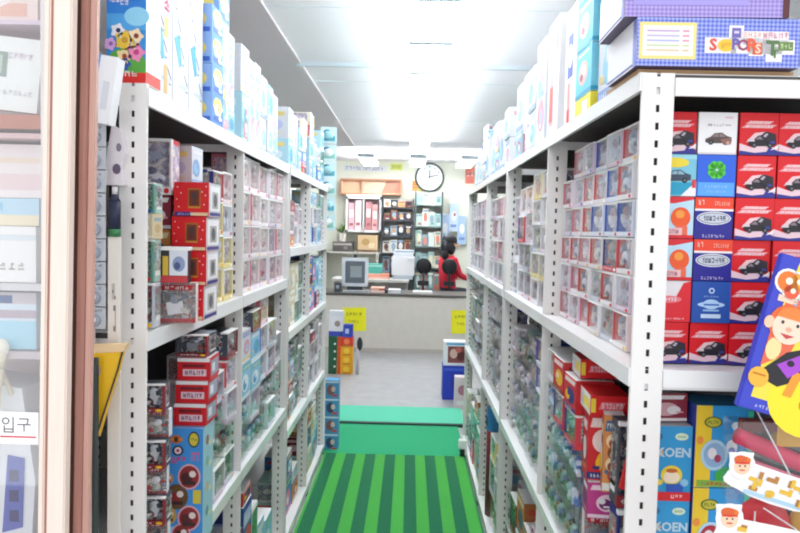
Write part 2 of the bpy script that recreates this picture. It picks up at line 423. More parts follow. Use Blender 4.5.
jam = bpy.data.objects.new('door_2', None); C.objects.link(jam); struct(jam); jam.location = (-.517, 1.03, .905); jam.rotation_euler = (0, lean, 0)
def jpart(name, x0, x1, y0, y1, m):
    mb = MB(); mb.box(x0, x1, y0, y1, -.905, 1.42, m); o = mb.build(name, jam, bevel=.0015); o['kind'] = 'structure'
jpart('jamb_recess', -.012, .0145, .004, .012, BRN); jpart('jamb_face', .0145, .0265, -.004, .012, MID); jpart('jamb_bead', .0265, .036, .0, .012, grain('pale_brown', '#c89a8c', '#d2a698', (80, 80, 3), .4))
# sign on the glass: 입구 (entrance), black on white with a red rule
mb = MB(); mb.box(-.030, .030, 0, .0008, -.024, .024, '#fbfafa')
IP = [[(.35, .95), (.2, .9), (.12, .75), (.2, .6), (.35, .55), (.5, .6), (.58, .75), (.5, .9), (.35, .95)], [(.85, 1), (.85, .5)], [(.25, .42), (.25, .0), (.85, .0), (.85, .42)], [(.25, .2), (.85, .2)]]
GU = [[(.15, .9), (.8, .9), (.74, .55)], [(.02, .48), (.98, .48)], [(.5, .48), (.5, .0)]]
mb.strokes(IP, -.026, -.006, .022, .0014, '#4a3a3c', -.0006); mb.strokes(GU, -.001, -.004, .020, .0014, '#4a3a3c', -.0006)
mb.rect(0, -.013, .054, .0022, '#d8323c')
o = mb.build('entrance_sign'); o.location = (-.572, 1.0035, 1.06); tag(o, 'white entrance sticker with black hangul and red underline on the door glass', 'sign')

# ------------------------------------------------------------------ shelving racks
SLOT_SHADE = col('#41352e', .8)  # colour of the strip that paints the dark inside the post slots
SHADED_BOARD = grain('shaded_board_underside', '#4a4644', '#57524f', (4, 40, 4), .7)  # dark underside colour paints the shade below each shelf
def post_mesh(side, top, z0=0.0, slots=True):
    """slotted angle: flange facing the entrance with punched slots, and a flange facing the aisle. x: 0 = aisle edge, runs to -s*.052"""
    mb = MB(); s = -1 if side == 'left' else 1
    X = lambda a: (min(0, s*.052) if a is None else s*a)
    def bx(a, b_, y0, y1, z0_, z1_, m): mb.box(min(s*a, s*b_), max(s*a, s*b_), y0, y1, z0_, z1_, m)
    bx(0, .0230, 0, .002, z0, top, WHITE_STEEL); bx(.0290, .052, 0, .002, z0, top, WHITE_STEEL)
    p = .0287; n = int((top - z0) / p)
    for i in range(n + 1):
        a = z0 + i*p; bx(.0230, .0290, 0, .002, a, min(a + p - .0118, top), WHITE_STEEL)
    bx(0, .002, .002, .008, z0, top, WHITE_STEEL)
    return mb
def slot_shade_mesh(side, top):
    mb = MB(); s = -1 if side == 'left' else 1
    mb.box(min(s*.016, s*.036), max(s*.016, s*.036), .006, .010, .02, top - .01, SLOT_SHADE); return mb
PM = {}
def rack(name, label, side, ys, top, shelves, depth, lip=.034):
    """ys post positions, shelves = list of (bay index or None, z_top)"""
    ax = -.5 if side == 'left' else .373; s = -1 if side == 'left' else 1
    rt = thing(name, label, 'shelving rack', (ax, ys[0], 0))
    if side not in PM: PM[side] = (post_mesh(side, top).mesh('post'), slot_shade_mesh(side, top).mesh('slot_shade_strip'))
    for i, y in enumerate(ys):
        for back in (0, 1):
            o = bpy.data.objects.new('post', PM[side][0]); C.objects.link(o); o.parent = rt
            o.location = (0 if not back else s*(depth - .052), y - ys[0], 0)
            q = bpy.data.objects.new('slot_shade_strip', PM[side][1]); C.objects.link(q); q.parent = o
            f = MB(); f.box(min(-s*.004, s*.056), max(-s*.004, s*.056), -.003, .041, 0, .012, '#2b2b2e'); f.build('foot', o)
    for bay, zt in shelves:
        b0, b1 = (0, len(ys) - 1) if bay is None else (bay, bay + 1)
        y0 = ys[b0] - ys[0] + .002; y1 = ys[b1] - ys[0] - .001
        mb = MB()
        a, b_ = sorted((s*.004, s*(depth - .002)))
        mb.box(a, b_, y0 + .003, y1, zt - .012, zt - .001, SHADED_BOARD); mb.box(a, b_, y0 + .003, y1, zt - .001, zt, SHELF_STEEL)
        a, b_ = sorted((-s*.0035, s*.004))
        mb.box(a, b_, y0, y1, zt - lip, zt + .001, SHELF_STEEL)
        a, b_ = sorted((s*.02, s*(depth - .02)))
        mb.box(a, b_, y0 + .002, y0 + .005, zt - .034, zt - .012, SHELF_STEEL)
        mb.build('shelf', rt)
    mb = MB(); a, b_ = sorted((s*(depth - .001), s*(depth + .004)))
    mb.box(a, b_, 0, ys[-1] - ys[0] + .04, .05, top - .05, col('#3c3a3c', .7)); mb.build('back_panel', rt)
    return rt
LA = [1.31, 2.075, 2.835]; LB = [2.882, 3.475, 4.17]
RA = [1.148, 1.913, 2.69]; RB = [2.738, 3.42, 4.45]
rack('shelving_rack', 'white slotted-steel shelving rack on the left beside the brown door jamb', 'left', LA, 1.63, [(0, 1.622), (1, 1.622), (0, 1.157), (1, 1.157), (0, .622), (1, .622), (0, .09), (1, .09)], .46)
rack('shelving_rack', 'white slotted-steel shelving rack on the left, far one nearest the counter', 'left', LB, 1.63, [(0, 1.622), (1, 1.622), (0, 1.281), (1, 1.281), (0, .929), (1, .929), (0, .51), (1, .51), (0, .05), (1, .05)], .46)
RACK_RA = rack('shelving_rack', 'white slotted-steel shelving rack on the right behind the red car boxes', 'right', RA, 1.63, [(0, 1.63), (1, 1.63), (0, 1.143), (1, 1.143), (0, .637), (1, .637), (0, .07), (1, .07)], .46, .029)
rack('shelving_rack', 'white slotted-steel shelving rack on the right, far one nearest the counter', 'right', RB, 1.63, [(0, 1.63), (1, 1.63), (0, 1.143), (1, 1.143), (0, .637), (1, .637), (0, .05), (1, .05)], .46, .029)
# the near end of the right-hand rack: shelf edges, a divider and bag hooks that face the entrance
for zt, t in ((1.621, .028), (1.143, .028)):
    mb = MB(); mb.box(.0525, .405, -.0045, .002, zt - t, zt + .001, SHELF_STEEL); mb.build('end_beam', RACK_RA)
mb = MB(); mb.box(.142, .44, .187, .190, .65, 1.59, '#2e2c2e'); mb.build('end_panel', RACK_RA)
mb = MB(); mb.cyl((.187, -.004, 1.118), (.187, -.10, 1.055), .0014, .0014, '#c9c9cc', 8); mb.cyl((.187, -.10, 1.055), (.187, -.156, 1.018), .0014, .0014, '#c9c9cc', 8); mb.build('bag_hook', RACK_RA)

# ------------------------------------------------------------------ left rack goods
def pile(n, key, h): return [(key, h)]*n
L1 = 1.158; L0 = .623
# bay 1, upper shelf: red present boxes with their fronts to the entrance
def red_present():
    mb = MB(); w, h, d = .076, .0745, .105
    mb.box(-w/2, w/2, 0, d, 0, h, '#d8121c', ms=col('#c9c6c8'))
    mb.rect(.006, h*.54, w*.36, h*.56, '#a86a1c'); mb.rect(.006, h*.54, w*.29, h*.47, '#7c2a1c', -.0007)
    mb.rect(.006, h*.52, w*.16, h*.34, '#5a2a22', -.001); mb.disc(.006, h*.62, w*.09, h*.1, '#4a3030', -.0013); mb.rect(.006, h*.27, w*.34, h*.05, '#c98a2c', -.001)
    mb.rect(-w*.2, h*.07, w*.56, h*.12, '#3a2a7c'); mb.rect(w*.22, h*.07, w*.5, h*.09, '#e3c79c', -.0007); mb.ticks(-w*.2, h*.07, w*.4, h*.06, 6, '#b8b0dc', -.001, 3)
    r = random.Random(4)
    for x, z in ((-.4, .85), (.42, .88), (-.42, .5), (-.36, .28), (.4, .62), (.36, .35), (.3, .72), (-.3, .68)): mb.disc(x*w, z*h, .0014, .0014, '#f6dcd8', -.0007, 8)
    for s_ in (w/2 + .0004,):
        mb.rect(d*.5, h*.55, d*.8, h*.74, '#eceaea', side=s_); mb.rect(d*.5, h*.5, d*.5, h*.5, '#b4aea8', side=s_*1.006); mb.disc(d*.5, h*.5, d*.15, h*.2, '#5c5a60', side=s_*1.012)
        mb.rect(d*.5, h*.08, d*.9, h*.1, '#3a2a7c', side=s_*1.003)
    return mb.mesh('red_present_box')
rp = red_present()
for i, (dx, tx) in enumerate(((0, 'bottom'), (.004, 'second from bottom'), (.002, 'second from top'), (.006, 'topmost'))):
    o = bpy.data.objects.new('red_present_box', rp); C.objects.link(o); o.location = (-.484 + dx, 1.50 + .004*i, L1 + .001 + .0755*i); o.rotation_euler = (0, 0, .03*(i % 2))
    tag(o, f'red box with gold framed window, {tx} of the dotted red stack', 'toy box', 'dotted red boxes stacked on the left rack')
G1 = 'mixed boxes at the front of the left rack upper shelf'
put('grey', -.540, 1.362, L1, .07, .09, .05, .10, 'grey clear-fronted toy box at shelf level beside the nearest left post', G1)
put('green', -.541, 1.365, L1 + .092, .066, .085, .05, .05, 'sea-green window box with pale contents beside the nearest left post', G1)
put('tanpr', -.540, 1.362, L1 + .178, .066, .05, .05, -.04, 'beige printed box directly over the sea-green window box', G1)
put('green', -.541, 1.362, L1 + .229, .072, .06, .05, .03, 'small sea-green window box, higher one beside nearest left post', G1, 2)
put('redw', -.561, 1.50, L1 + .0, .066, .105, .06, .02, 'red-edged window box left of the dotted red stack, shelf level', G1)
put('orgpr', -.562, 1.53, L1 + .106, .064, .09, .06, .0, 'orange-brown printed box left of the dotted red stack', G1)
put('maroon', -.562, 1.53, L1 + .197, .064, .075, .06, .02, 'maroon printed box left of the dotted red stack', G1)
put('redw', -.562, 1.52, L1 + .273, .072, .122, .06, .03, 'tall red window box topping the pile left of the dotted stack', G1, 2)
# white tub standing in front of the red stack
tb = thing('toy_tub', 'white square tub with black and yellow side, before the dotted red stack', 'tub', (-.488, 1.432, L1 + .087), .12)
mb = MB(); mb.box(-.034, .034, 0, .045, 0, .085, '#2b2a2e'); mb.box(-.012, .034, -.001, .0, .02, .085, '#dfe2ea'); mb.disc(.012, .05, .016, .02, '#8f9cc0', -.0015); mb.disc(.008, .045, .008, .01, '#4a5a8a', -.002); mb.rect(-.022, .045, .014, .05, '#d9b43a', -.0005); mb.rect(0, .01, .068, .018, '#c83a40', -.0006)
tb.scale = (.8, .8, .8); mb.build('tub_body', tb); mb = MB(); mb.box(-.037, .037, -.003, .048, .085, .094, '#f2f1f0'); mb.build('tub_lid', tb)
put('blir', -.487, 1.43, L1, .078, .085, .05, .1, 'red-carded blister pack on the shelf carrying the white square tub')
fill('left', 'nearest', 'upper', 1.625, L1, [(.085, [('white', .105), ('white', .1), ('white', .1), ('whtpr', .09)]), (.09, [('grey', .1), ('white', .1), ('grey', .09)]), (.11, [('yell', .095), ('yell', .09), ('yell', .09), ('navyw', .08)]), (.1, [('yell', .09), ('yell', .09), ('bluew', .09), ('pink', .09)])], .07, .012)
fill('left', 'second', 'upper', 2.10, L1, [(.142, [('pink', .107)]*4 if i < 2 else [('lilac' if i % 2 else 'pink', .105)]*4) for i in range(5)], .09, .012)
# bay 1, lower shelf
def big_blue():
    mb = MB(); w, h, d = .098, .278, .10
    mb.box(-w/2, w/2, 0, d, 0, h, '#3d8fd6', ms=col('#9cc8d2'), mt=col('#8fb4e2'))
    def badge(x, z, r, c1, c2):
        mb.disc(x, z, r, r*1.15, '#e3a8b0' if c1 == '#8f2a2c' else c1, -.0005); mb.disc(x, z, r*.86, r, c1, -.0008); mb.disc(x - r*.2, z - r*.1, r*.5, r*.5, c2, -.0011); mb.disc(x + r*.3, z + r*.25, r*.3, r*.3, '#e8d8d0', -.0014); mb.rect(x, z - r*.55, r*1.1, r*.3, '#3a2426', -.0014)
    mb.disc(.028, .252, .013, .019, '#2b3a3c'); mb.disc(.028, .252, .010, .015, '#d8c23c', -.0008); mb.ticks(.028, .252, .016, .006, 4, '#3c5a30', -.0011, 2)
    mb.disc(-.012, .252, .013, .010, '#c46a2c'); mb.rect(-.012, .252, .03, .006, '#e08a3a', -.0008); mb.disc(-.012, .252, .005, .006, '#4a2a1c', -.001)
    mb.disc(-.008, .226, .013, .012, '#2b2f4a'); mb.disc(-.008, .226, .008, .008, '#e8dce4', -.0008); mb.disc(-.008, .226, .004, .004, '#c8404a', -.001)
    mb.ticks(-.012, .204, .045, .015, 4, '#d83a72', -.0006, 5, .003); mb.ticks(.032, .212, .022, .02, 2, '#e05a7c', -.0006, 6)
    badge(.018, .165, .026, '#8f2a2c', '#4a1c1e'); badge(-.03, .16, .012, '#c88a5a', '#6a2a24'); badge(-.010, .118, .026, '#6a4a2c', '#8f2a2c')
    mb.rect(.036, .118, .018, .032, '#d8c43c'); badge(.018, .068, .026, '#8f2a2c', '#5a2024'); badge(-.028, .074, .018, '#c89a4c', '#4a6a9a'); mb.rect(-.02, .04, .06, .016, '#8fd0e8'); badge(.0, .030, .022, '#8f2a2c', '#4a1c1e')
    for i, z in enumerate((.24, .19, .13, .07)):
        mb.disc(d*.4, z, .014, .012, ['#8a5a48', '#7fb0a0', '#c8b48a', '#5a8a9a'][i], side=w/2 + .0005); mb.rect(d*.7, z - .015, .025, .012, '#d8d8a8', side=w/2 + .0005)
    return mb
o = big_blue().build('printed_toy_box'); o.location = (-.512, 1.56, L0 + .001); o.rotation_euler = (0, 0, .05)
tag(o, 'tall bright blue box with round red badges, low on the nearest left rack', 'toy box')
def red_tub(): 
    mb = MB(); w, h, d = .074, .052, .09
    mb.box(-w/2, w/2, 0, d, 0, h, '#d01020', mt=col('#d8d0d2')); mb.rect(.002, h*.34, w*.72, h*.3, '#e8c8d0'); mb.ticks(.002, h*.34, w*.62, h*.2, 5, '#7a4a6a', -.0008, 8); mb.rect(0, h*.9, w, h*.16, '#e9e6e6', -.0006); mb.rect(0, h*.65, w*.7, h*.12, '#6a1420', -.0006)
    for s_ in (w/2 + .0005,): mb.rect(d*.5, h*.5, d*.8, h*.7, '#9aa4b4', side=s_); mb.rect(d*.35, h*.5, d*.3, h*.4, '#e4e6ea', side=s_*1.01)
    return mb.mesh('red_toy_box')
rm = red_tub()
for i, (z, tx) in enumerate(((L0 + .28, 'lowest of three, resting on the tall blue box'), (L0 + .333, 'middle of three above the tall blue box'), (L0 + .386, 'highest of three above the tall blue box'))):
    o = bpy.data.objects.new('red_toy_box', rm); C.objects.link(o); o.location = (-.498 + .004*i, 1.575, z + .001); o.rotation_euler = (0, 0, .02*i)
    tag(o, 'small red box with pale label, ' + tx, 'toy box', 'red boxes stacked over the blue box')
put('dark', -.496, 1.58, L0 + .44, .07, .05, .08, 0, 'dark-framed window box capping the small red boxes', None, 1)
for i in range(7):
    product('bli' if i % 2 else 'dark', .085, .058, .045, (-.537, 1.395 + .004*(i % 3), L0 + .001 + .0595*i), (0, 0, .12 - .05*(i % 3)), f"{'silver-grey blister pack' if i % 2 else 'dark-framed window box'}, {['bottom', 'second up', 'third up', 'fourth up', 'fifth up', 'sixth up', 'topmost'][i]} in the stack behind nearest left post", 'stack low behind the nearest left post')
fill('left', 'nearest', 'lower', 1.70, L0, [(.11, [('grey', .085), ('bli', .085), ('grey', .085), ('blir', .085), ('grey', .08)]), (.115, [('lilac', .09), ('blir', .085), ('bli', .085), ('grey', .085)]), (.115, [('grey', .095), ('bli', .09), ('lilac', .09), ('redw', .09), ('dark', .08)])], .09, .004)
fill('left', 'second', 'lower', 2.10, L0, [(.13, [('blil', .1), ('blib', .1), ('skypr', .12), ('whtpr', .1)]), (.14, [('blib', .1), ('lilac', .1), ('skypr', .1), ('skypr', .1), ('dark', .07)]), (.14, [('blig', .1), ('blir', .1), ('bluew', .1), ('bluew', .1), ('pink', .1)]), (.14, [('grey', .1), ('blig', .1), ('lilac', .1), ('grey', .1)]), (.13, [('blig', .11), ('green', .11), ('grey', .11)])], .09, .004)
fill('left', 'nearest', 'base', 1.36, .09, [(.15, [('blupr', .2), ('redpr', .1)]), (.16, [('skypr', .22)]), (.16, [('orgpr', .12), ('dark', .14)])], .12, .03)
fill('left', 'second', 'base', 2.12, .09, [(.09, [('dark', .2), ('redpr', .1)]), (.13, [('navy', .36), ('redpr', .05)]), (.10, [('green', .30)]), (.12, [('skypr', .20)]), (.13, [('skypr', .17)])], .12, .02)
# far left rack
fill('left', 'third', 'uppermost', 2.92, 1.282, [(.13, [('pink', .09), ('redw', .09)]), (.13, [('orgpr', .06), ('pink', .09), ('maroon', .06)]), (.12, [('white', .1), ('pink', .1)]), (.12, [('white', .09), ('lilac', .09)])], .09, .03)
fill('left', 'fourth', 'uppermost', 3.52, 1.282, [(.15, [('skypr', .10), ('lilac', .1), ('skypr', .08)]), (.15, [('bluew', .1), ('white', .1), ('skypr', .08)]), (.15, [('skypr', .1), ('lilac', .1), ('green', .08)]), (.14, [('white', .14), ('green', .14)])], .09, .012)
fill('left', 'third', 'upper-middle', 2.92, .93, [(.13, [('tanpr', .15), ('tanpr', .13)]), (.13, [('tanpr', .14), ('tanpr', .14)]), (.12, [('green', .10), ('tanpr', .18)]), (.12, [('green', .15), ('green', .13)])], .09, .02)
fill('left', 'fourth', 'upper-middle', 3.52, .93, [(.15, [('blupr', .14), ('dark', .06), ('blupr', .1)]), (.15, [('blupr', .16), ('blupr', .12)]), (.15, [('maroon', .09), ('skypr', .18)]), (.14, [('skypr', .15), ('skypr', .13)])], .09, .012)
fill('left', 'third', 'lower-middle', 2.92, .511, [(.13, [('orgpr', .10), ('orgpr', .09), ('orgpr', .07), ('blupr', .08)]), (.13, [('skypr', .1), ('maroon', .07), ('skypr', .09), ('green', .06)]), (.12, [('green', .12), ('blig', .12), ('green', .1)]), (.12, [('blig', .14), ('green', .14)])], .09, .02)
fill('left', 'fourth', 'lower-middle', 3.52, .511, [(.15, [('lilac', .12), ('blil', .12), ('lilac', .1)]), (.15, [('blib', .12), ('lilac', .12), ('maroon', .06)]), (.15, [('white', .12), ('lilac', .12), ('grey', .1)]), (.14, [('white', .16), ('lilac', .14)])], .09, .012)
fill('left', 'third', 'base', 2.92, .051, [(.16, [('redw', .12), ('green', .1)]), (.16, [('blupr', .16), ('blupr', .12)]), (.16, [('orgpr', .1), ('whtpr', .06)])], .1, .03)
fill('left', 'fourth', 'base', 3.52, .051, [(.15, [('green', .14), ('maroon', .1), ('orgpr', .1)]), (.15, [('tanpr', .12), ('green', .12), ('orgpr', .1)]), (.15, [('skypr', .16), ('tanpr', .16)]), (.14, [('skypr', .2), ('blig', .14)])], .1, .02)

# on top of the left rack
T = 1.624
def meadow_box():
    """tall picture box: blue sky, green meadow, plain balloons and flowers, red foot with pale lettering"""
    mb = MB(); w, h, d = .075, .20, .075
    mb.box(-w/2, w/2, 0, d, 0, h, '#2f8fdc', ms=col('#f4f2f2'), mt=col(CARD))
    mb.rect(0, .150, w, .09, '#1f7cd2'); mb.rect(0, .115, w, .03, '#4aa4e4', -.0005); mb.disc(.020, .125, .024, .018, '#8fd0ee', -.0007)
    mb.disc(0, .035, w*.5, .032, '#58a83c', -.0008); mb.rect(0, .03, w, .026, '#6ab648', -.0007)
    mb.rect(0, .010, w, .02, '#e0281e', -.0012); mb.ticks(-.004, .018, w*.72, .010, 4, '#f6ece4', -.0016, 12)
    mb.rect(-.014, .158, .038, .012, '#8f9cd8', -.0009); mb.ticks(-.012, .152, .034, .012, 4, '#e4e2f4', -.0012, 2)
    for x, z, r, c, k in ((-.016, .098, .011, '#e9eaf2', '#1f2a5a'), (.018, .088, .012, '#f2dcb4', '#8a2a20'), (-.004, .080, .015, '#e8c23a', '#c8962a'), (-.030, .073, .010, '#d8a8dc', '#8f5ab4'), (.018, .058, .014, '#ec8ab8', '#c83a7c'), (-.004, .050, .012, '#f0d8a0', '#a84a2c'), (-.003, .036, .010, '#2f5ab0', '#1f3a7c'), (.014, .072, .008, '#f4e8d8', '#d8b03a')):
        mb.disc(x, z, r, r*1.05, c, -.0012); mb.disc(x + r*.1, z + r*.05, r*.4, r*.4, k, -.0016)
        for a in range(5): mb.disc(x + r*math.cos(a*1.257), z + r*math.sin(a*1.257), r*.32, r*.32, c, -.0014, 8)
    for s_ in (w/2 + .0005,): mb.rect(d*.5, .012, d, .022, '#e0402e', side=s_)
    return mb
o = meadow_box().build('picture_toy_box'); o.location = (-.545, 1.325, T + .008); tag(o, 'tall blue and green picture box with red foot on the nearest left post', 'toy box')
def white_carton(red=False, seed=1, w=.12, h=.3, d=.12):
    mb = MB(); mb.box(-w/2, w/2, 0, d, 0, h, '#dcdde0', ms=col('#d8d8da'), mt=col(CARD)); r = random.Random(seed)
    # slanted grey strokes of print across the aisle side
    for i in range(4):
        x = -w*.35 + w*.22*i; z = h*(.75 - .17*i)
        mb.pr([(x - w*.1, z + h*.02), (x + w*.12, z - h*.05), (x + w*.12, z - h*.075), (x - w*.1, z)], '#5a667c', -.0006); mb.rect(x + w*.05, z - h*.1, w*.14, h*.014, '#8a96ac', -.0006)
    mb.prism([(-w*.42, h*.45), (-w*.1, h*.50), (w*.05, h*.30), (-w*.1, h*.28)], -.0006, -.0002, '#3aa8cc')
    mb.rect(w*.1, h*.16, w*.5, h*.03, '#c4ccd4', -.0006); mb.rect(-w*.3, h*.8, w*.2, h*.25, '#f2e8c0', -.0006)
    if red:
        SO = [[(.5, 1), (.5, .8), (.1, .55)], [(.5, .8), (.9, .55)], [(.5, .5), (.5, .25)], [(.05, .25), (.95, .25)]]
        HY = [[(.2, .95), (.5, .95)], [(.05, .8), (.6, .8)], [(.2, .62), (.5, .62), (.5, .45), (.2, .45), (.2, .62)], [(.85, 1), (.85, .4)], [(.2, .3), (.8, .3), (.8, .0), (.2, .0), (.2, .3)]]
        mb.strokes(SO, w*.02, h*.62, .03, .005, '#d8346a', -.001); mb.strokes(HY, w*.02, h*.735, .03, .005, '#d8346a', -.001); mb.strokes(SO, w*.02, h*.85, .03, .005, '#d8346a', -.001)
        mb.rect(w*.15, h*.52, .024, h*.14, '#e0c060', -.0008); mb.rect(w*.12, h*.16, .022, h*.2, '#d8b070', -.0008)
    return mb
for i, (y, h, red, lab) in enumerate(((1.405, .30, True, 'white carton with red hangul beside the meadow picture box, on left rack top'), (1.515, .33, False, 'tall plain white carton second from the entrance on left rack top'), (1.625, .34, False, 'tall plain white carton just before the blue-yellow stacks on left rack top'))):
    o = white_carton(red, i, .105, h, .14).build('white_carton'); o.location = (-.522, y + .053, T); o.rotation_euler = (0, 0, PI/2); tag(o, lab, 'carton', 'white cartons on the left rack top')
def flower_box(w, h, d, seed):
    """blue box with yellow and white flower motif"""
    mb = MB(); mb.box(-w/2, w/2, 0, d, 0, h, '#4f8fe0', ms=col('#8fb4e8'), mt=col('#6a9ce0'))
    n = max(1, round(h/.095))
    for i in range(n):
        z = h*(i + .55)/n; q = h/n
        mb.disc(0, z + q*.12, w*.4, q*.28, '#f0d848', -.0005); mb.disc(-w*.06, z - q*.02, w*.28, q*.2, '#f8e8d0', -.0008); mb.disc(w*.05, z + q*.02, w*.1, q*.08, '#e0a83c', -.001, 10); [mb.disc(w*.3*math.cos(k*1.047), z + q*.08 + q*.24*math.sin(k*1.047), w*.14, q*.1, '#f6e68a', -.0007, 10) for k in range(6)]
        mb.rect(0, z - q*.36, w*.8, q*.16, '#2f5fc0', -.0006); mb.disc(w*.2, z - q*.3, w*.16, q*.07, '#f6f2ea', -.0009)
    for s_ in (-w/2 - .0005, w/2 + .0005):
        for i in range(n):
            z = h*(i + .5)/n; mb.disc(d*.5, z, d*.36, h/n*.3, '#f0dc78', side=s_); mb.disc(d*.5, z - .01, d*.2, h/n*.16, '#f4f0e8', side=s_*1.01); mb.rect(d*.5, z - h/n*.36, d*.9, h/n*.16, '#2f62c8', side=s_*1.006)
    return mb.mesh('flower_print_box')
fb1 = flower_box(.10, .145, .10, 1); fb2 = flower_box(.11, .285, .1, 2)
for loc, me, lab in (((-.500, 1.79, T), fb1, 'blue box with yellow print, lower of two beside the white cartons'), ((-.502, 1.79, T + .147), fb1, 'blue box with yellow print, upper of two beside the white cartons')):
    o = bpy.data.objects.new('flower_print_box', me); C.objects.link(o); o.location = loc; o.rotation_euler = (0, 0, PI/2); tag(o, lab, 'toy box', 'blue and yellow boxes on left rack top')
fill('left', 'nearest', 'top', 1.86, T, [(.075, [('whtpr', .29)]), (.075, [('skypr', .07), ('whtpr', .21)])], .12, .01, 5)
o = bpy.data.objects.new('flower_print_box', fb1); C.objects.link(o); o.location = (-.515, 1.90, T + .292); o.rotation_euler = (0, 0, PI/2)
tag(o, 'blue and yellow box lying over the white cartons on left rack top', 'toy box', 'blue and yellow boxes on left rack top')
fill('left', 'second', 'top', 2.09, T, [(.10, [('skypr', .15), ('whtpr', .14)]), (.09, [('whtpr', .27)]), (.09, [('whtpr', .28)]), (.10, [('whtpr', .12), ('whtpr', .14)]), (.10, [('whtpr', .13), ('skypr', .12)]), (.12, [('whtpr', .24)])], .12, .012)
fill('left', 'third', 'top', 2.92, T, [(.12, [('skypr', .12), ('whtpr', .13)]), (.12, [('whtpr', .24)]), (.12, [('skypr', .1), ('skypr', .1)]), (.13, [('redpr', .05), ('blupr', .08), ('pink', .06), ('yell', .07)])], .12, .012)
fill('left', 'fourth', 'top', 3.52, T, [(.14, [('skypr', .1), ('skypr', .1), ('pink', .07), ('yell', .06)]), (.14, [('skypr', .1), ('whtpr', .1)]), (.14, [('blupr', .09), ('skypr', .1)]), (.15, [('skypr', .1), ('green', .1), ('skypr', .1)])], .12, .012)

# ------------------------------------------------------------------ right rack goods
S1, S0, ST = 1.144, .638, 1.632
def mix(pat, h): return [(k, h) for k in pat.split()]
fill('right', 'nearest', 'upper', 1.305, S1, [
  (.096, mix('redw lilac redw bluew redw redw', .0725)), (.10, mix('grey redw navyw bluew bluew lilac', .0725)),
  (.10, mix('redw grey redw bluew redw bluew', .0725)), (.10, mix('pink redw pink redw pink lilac', .0725)),
  (.10, mix('lilac pink redw pink lilac pink', .0725)), (.10, mix('pink lilac pink lilac pink', .0725))], .075, .040)
fill('right', 'second', 'upper', 1.98, S1, [(.13, mix('blil yell lilac white white', .082)), (.14, mix('white yell grey white yell', .082)), (.14, mix('lilac grey lilac white', .095)), (.14, mix('white lilac navyw white', .095)), (.13, mix('white white lilac', .12))], .08, .018)
fill('right', 'third', 'upper', 2.80, S1, [(.15, mix('lilac grey lilac pink', .095)), (.15, mix('grey pink lilac pink', .095)), (.15, mix('lilac lilac pink lilac', .095)), (.15, mix('white lilac white lilac', .095))], .08, .018)
fill('right', 'fourth', 'upper', 3.48, S1, [(.19, mix('lilac grey lilac bluew', .1)), (.19, mix('grey lilac lilac lilac', .1)), (.19, mix('lilac pink lilac lilac', .1)), (.19, mix('white lilac grey lilac', .1)), (.18, mix('white white lilac grey', .1))], .08, .018)
# nearest bay, lower shelf
def long_red(w, h, d):
    mb = MB(); mb.box(-w/2, w/2, 0, d, 0, h, '#d8141c', ms=col('#e8e4e2')); mb.rect(.004, h*.5, w*.6, h*.38, '#e8707c', sk=.003); mb.ticks(.004, h*.5, w*.55, h*.26, 6, '#f6d8d8', -.0008, 4)
    mb.rect(-w*.42, h*.5, w*.12, h*.7, '#f0d43c', -.0006)
    for s_ in (-w/2 - .0005,): mb.rect(d*.3, h*.5, d*.5, h*.5, '#f0dc5a', side=s_); mb.rect(d*.7, h*.5, d*.3, h*.6, '#d2d4da', side=s_*1.005)
    return mb
G2 = 'red boxes at the front of the right rack lower shelf'
z = S0 + .001
for i, (k, h, lab) in enumerate((('blir', .12, 'red-carded blister pack, lowest at the front of right lower shelf'), ('magen', .08, 'magenta printed box second from bottom, front of right lower shelf'))):
    product(k, .072, h - .002, .07, (.430, 1.46, z), (0, 0, -.1), lab, G2); z += h
product('redpr', .072, .145, .07, (.428, 1.47, z), (0, 0, -.1), 'tall glossy red box under the long red box, right lower shelf', G2, seed=2); z += .147
o = long_red(.082, .042, .12).build('long_red_box'); o.location = (.427, 1.44, z + .001); o.rotation_euler = (0, 0, -.06); tag(o, 'long red box with yellow corner on the pile behind nearest right post', 'toy box')
product('navyw', .066, .19, .05, (.452, 1.335, S0 + .001), (0, 0, .05), 'navy-edged window box standing upright right behind nearest right post', None, seed=1)
product('dark', .066, .17, .05, (.450, 1.34, S0 + .194), (0, 0, .0), 'dark-framed window box right behind nearest right post, upper one', None, seed=2)
mb = MB(); mb.box(-.020, .020, 0, .012, 0, .135, '#d8242c'); mb.rect(0, .085, .028, .07, '#e86a6a'); mb.rect(.0, .03, .03, .02, '#f2e6e0')
o = mb.build('leaning_red_box'); o.location = (.436, 1.318, S0 + .235); o.rotation_euler = (0, .2, 0); tag(o, 'slim red box leaning against dark boxes behind nearest right post', 'toy box')
product('orgpr', .04, .16, .05, (.425, 1.40, S0 + .201), (0, 0, -.2), 'narrow orange-brown box between the red boxes and nearest right post', None, seed=0)
fill('right', 'nearest', 'lower', 1.545, S0, [(.115, mix('blig blib blib navyw redpr', .08)), (.115, mix('blig blig blib navyw redpr', .084)), (.12, mix('blig blib blib blib white', .084))], .085, .004)
o = long_red(.08, .042, .1).build('long_red_box'); o.location = (.432, 1.555, S0 + .404); o.rotation_euler = (0, 0, -.05); tag(o, 'long red box lying further back on the blister packs, right lower shelf', 'toy box')
fill('right', 'second', 'lower', 1.98, S0, [(.13, mix('blig blig blil bluew bluew', .083)), (.14, mix('blig blil blig blil blil', .083)), (.14, mix('blil blig blil blig', .095)), (.14, mix('blig blil blil blig', .095)), (.13, mix('blil blil blig lilac', .095))], .085, .018)
fill('right', 'third', 'lower', 2.80, S0, [(.15, mix('blil blig blil bluew', .105)), (.15, mix('blil blil blig blil', .11)), (.15, mix('blig blil blil grey', .11)), (.15, mix('blil blig blil lilac', .11))], .085, .018)
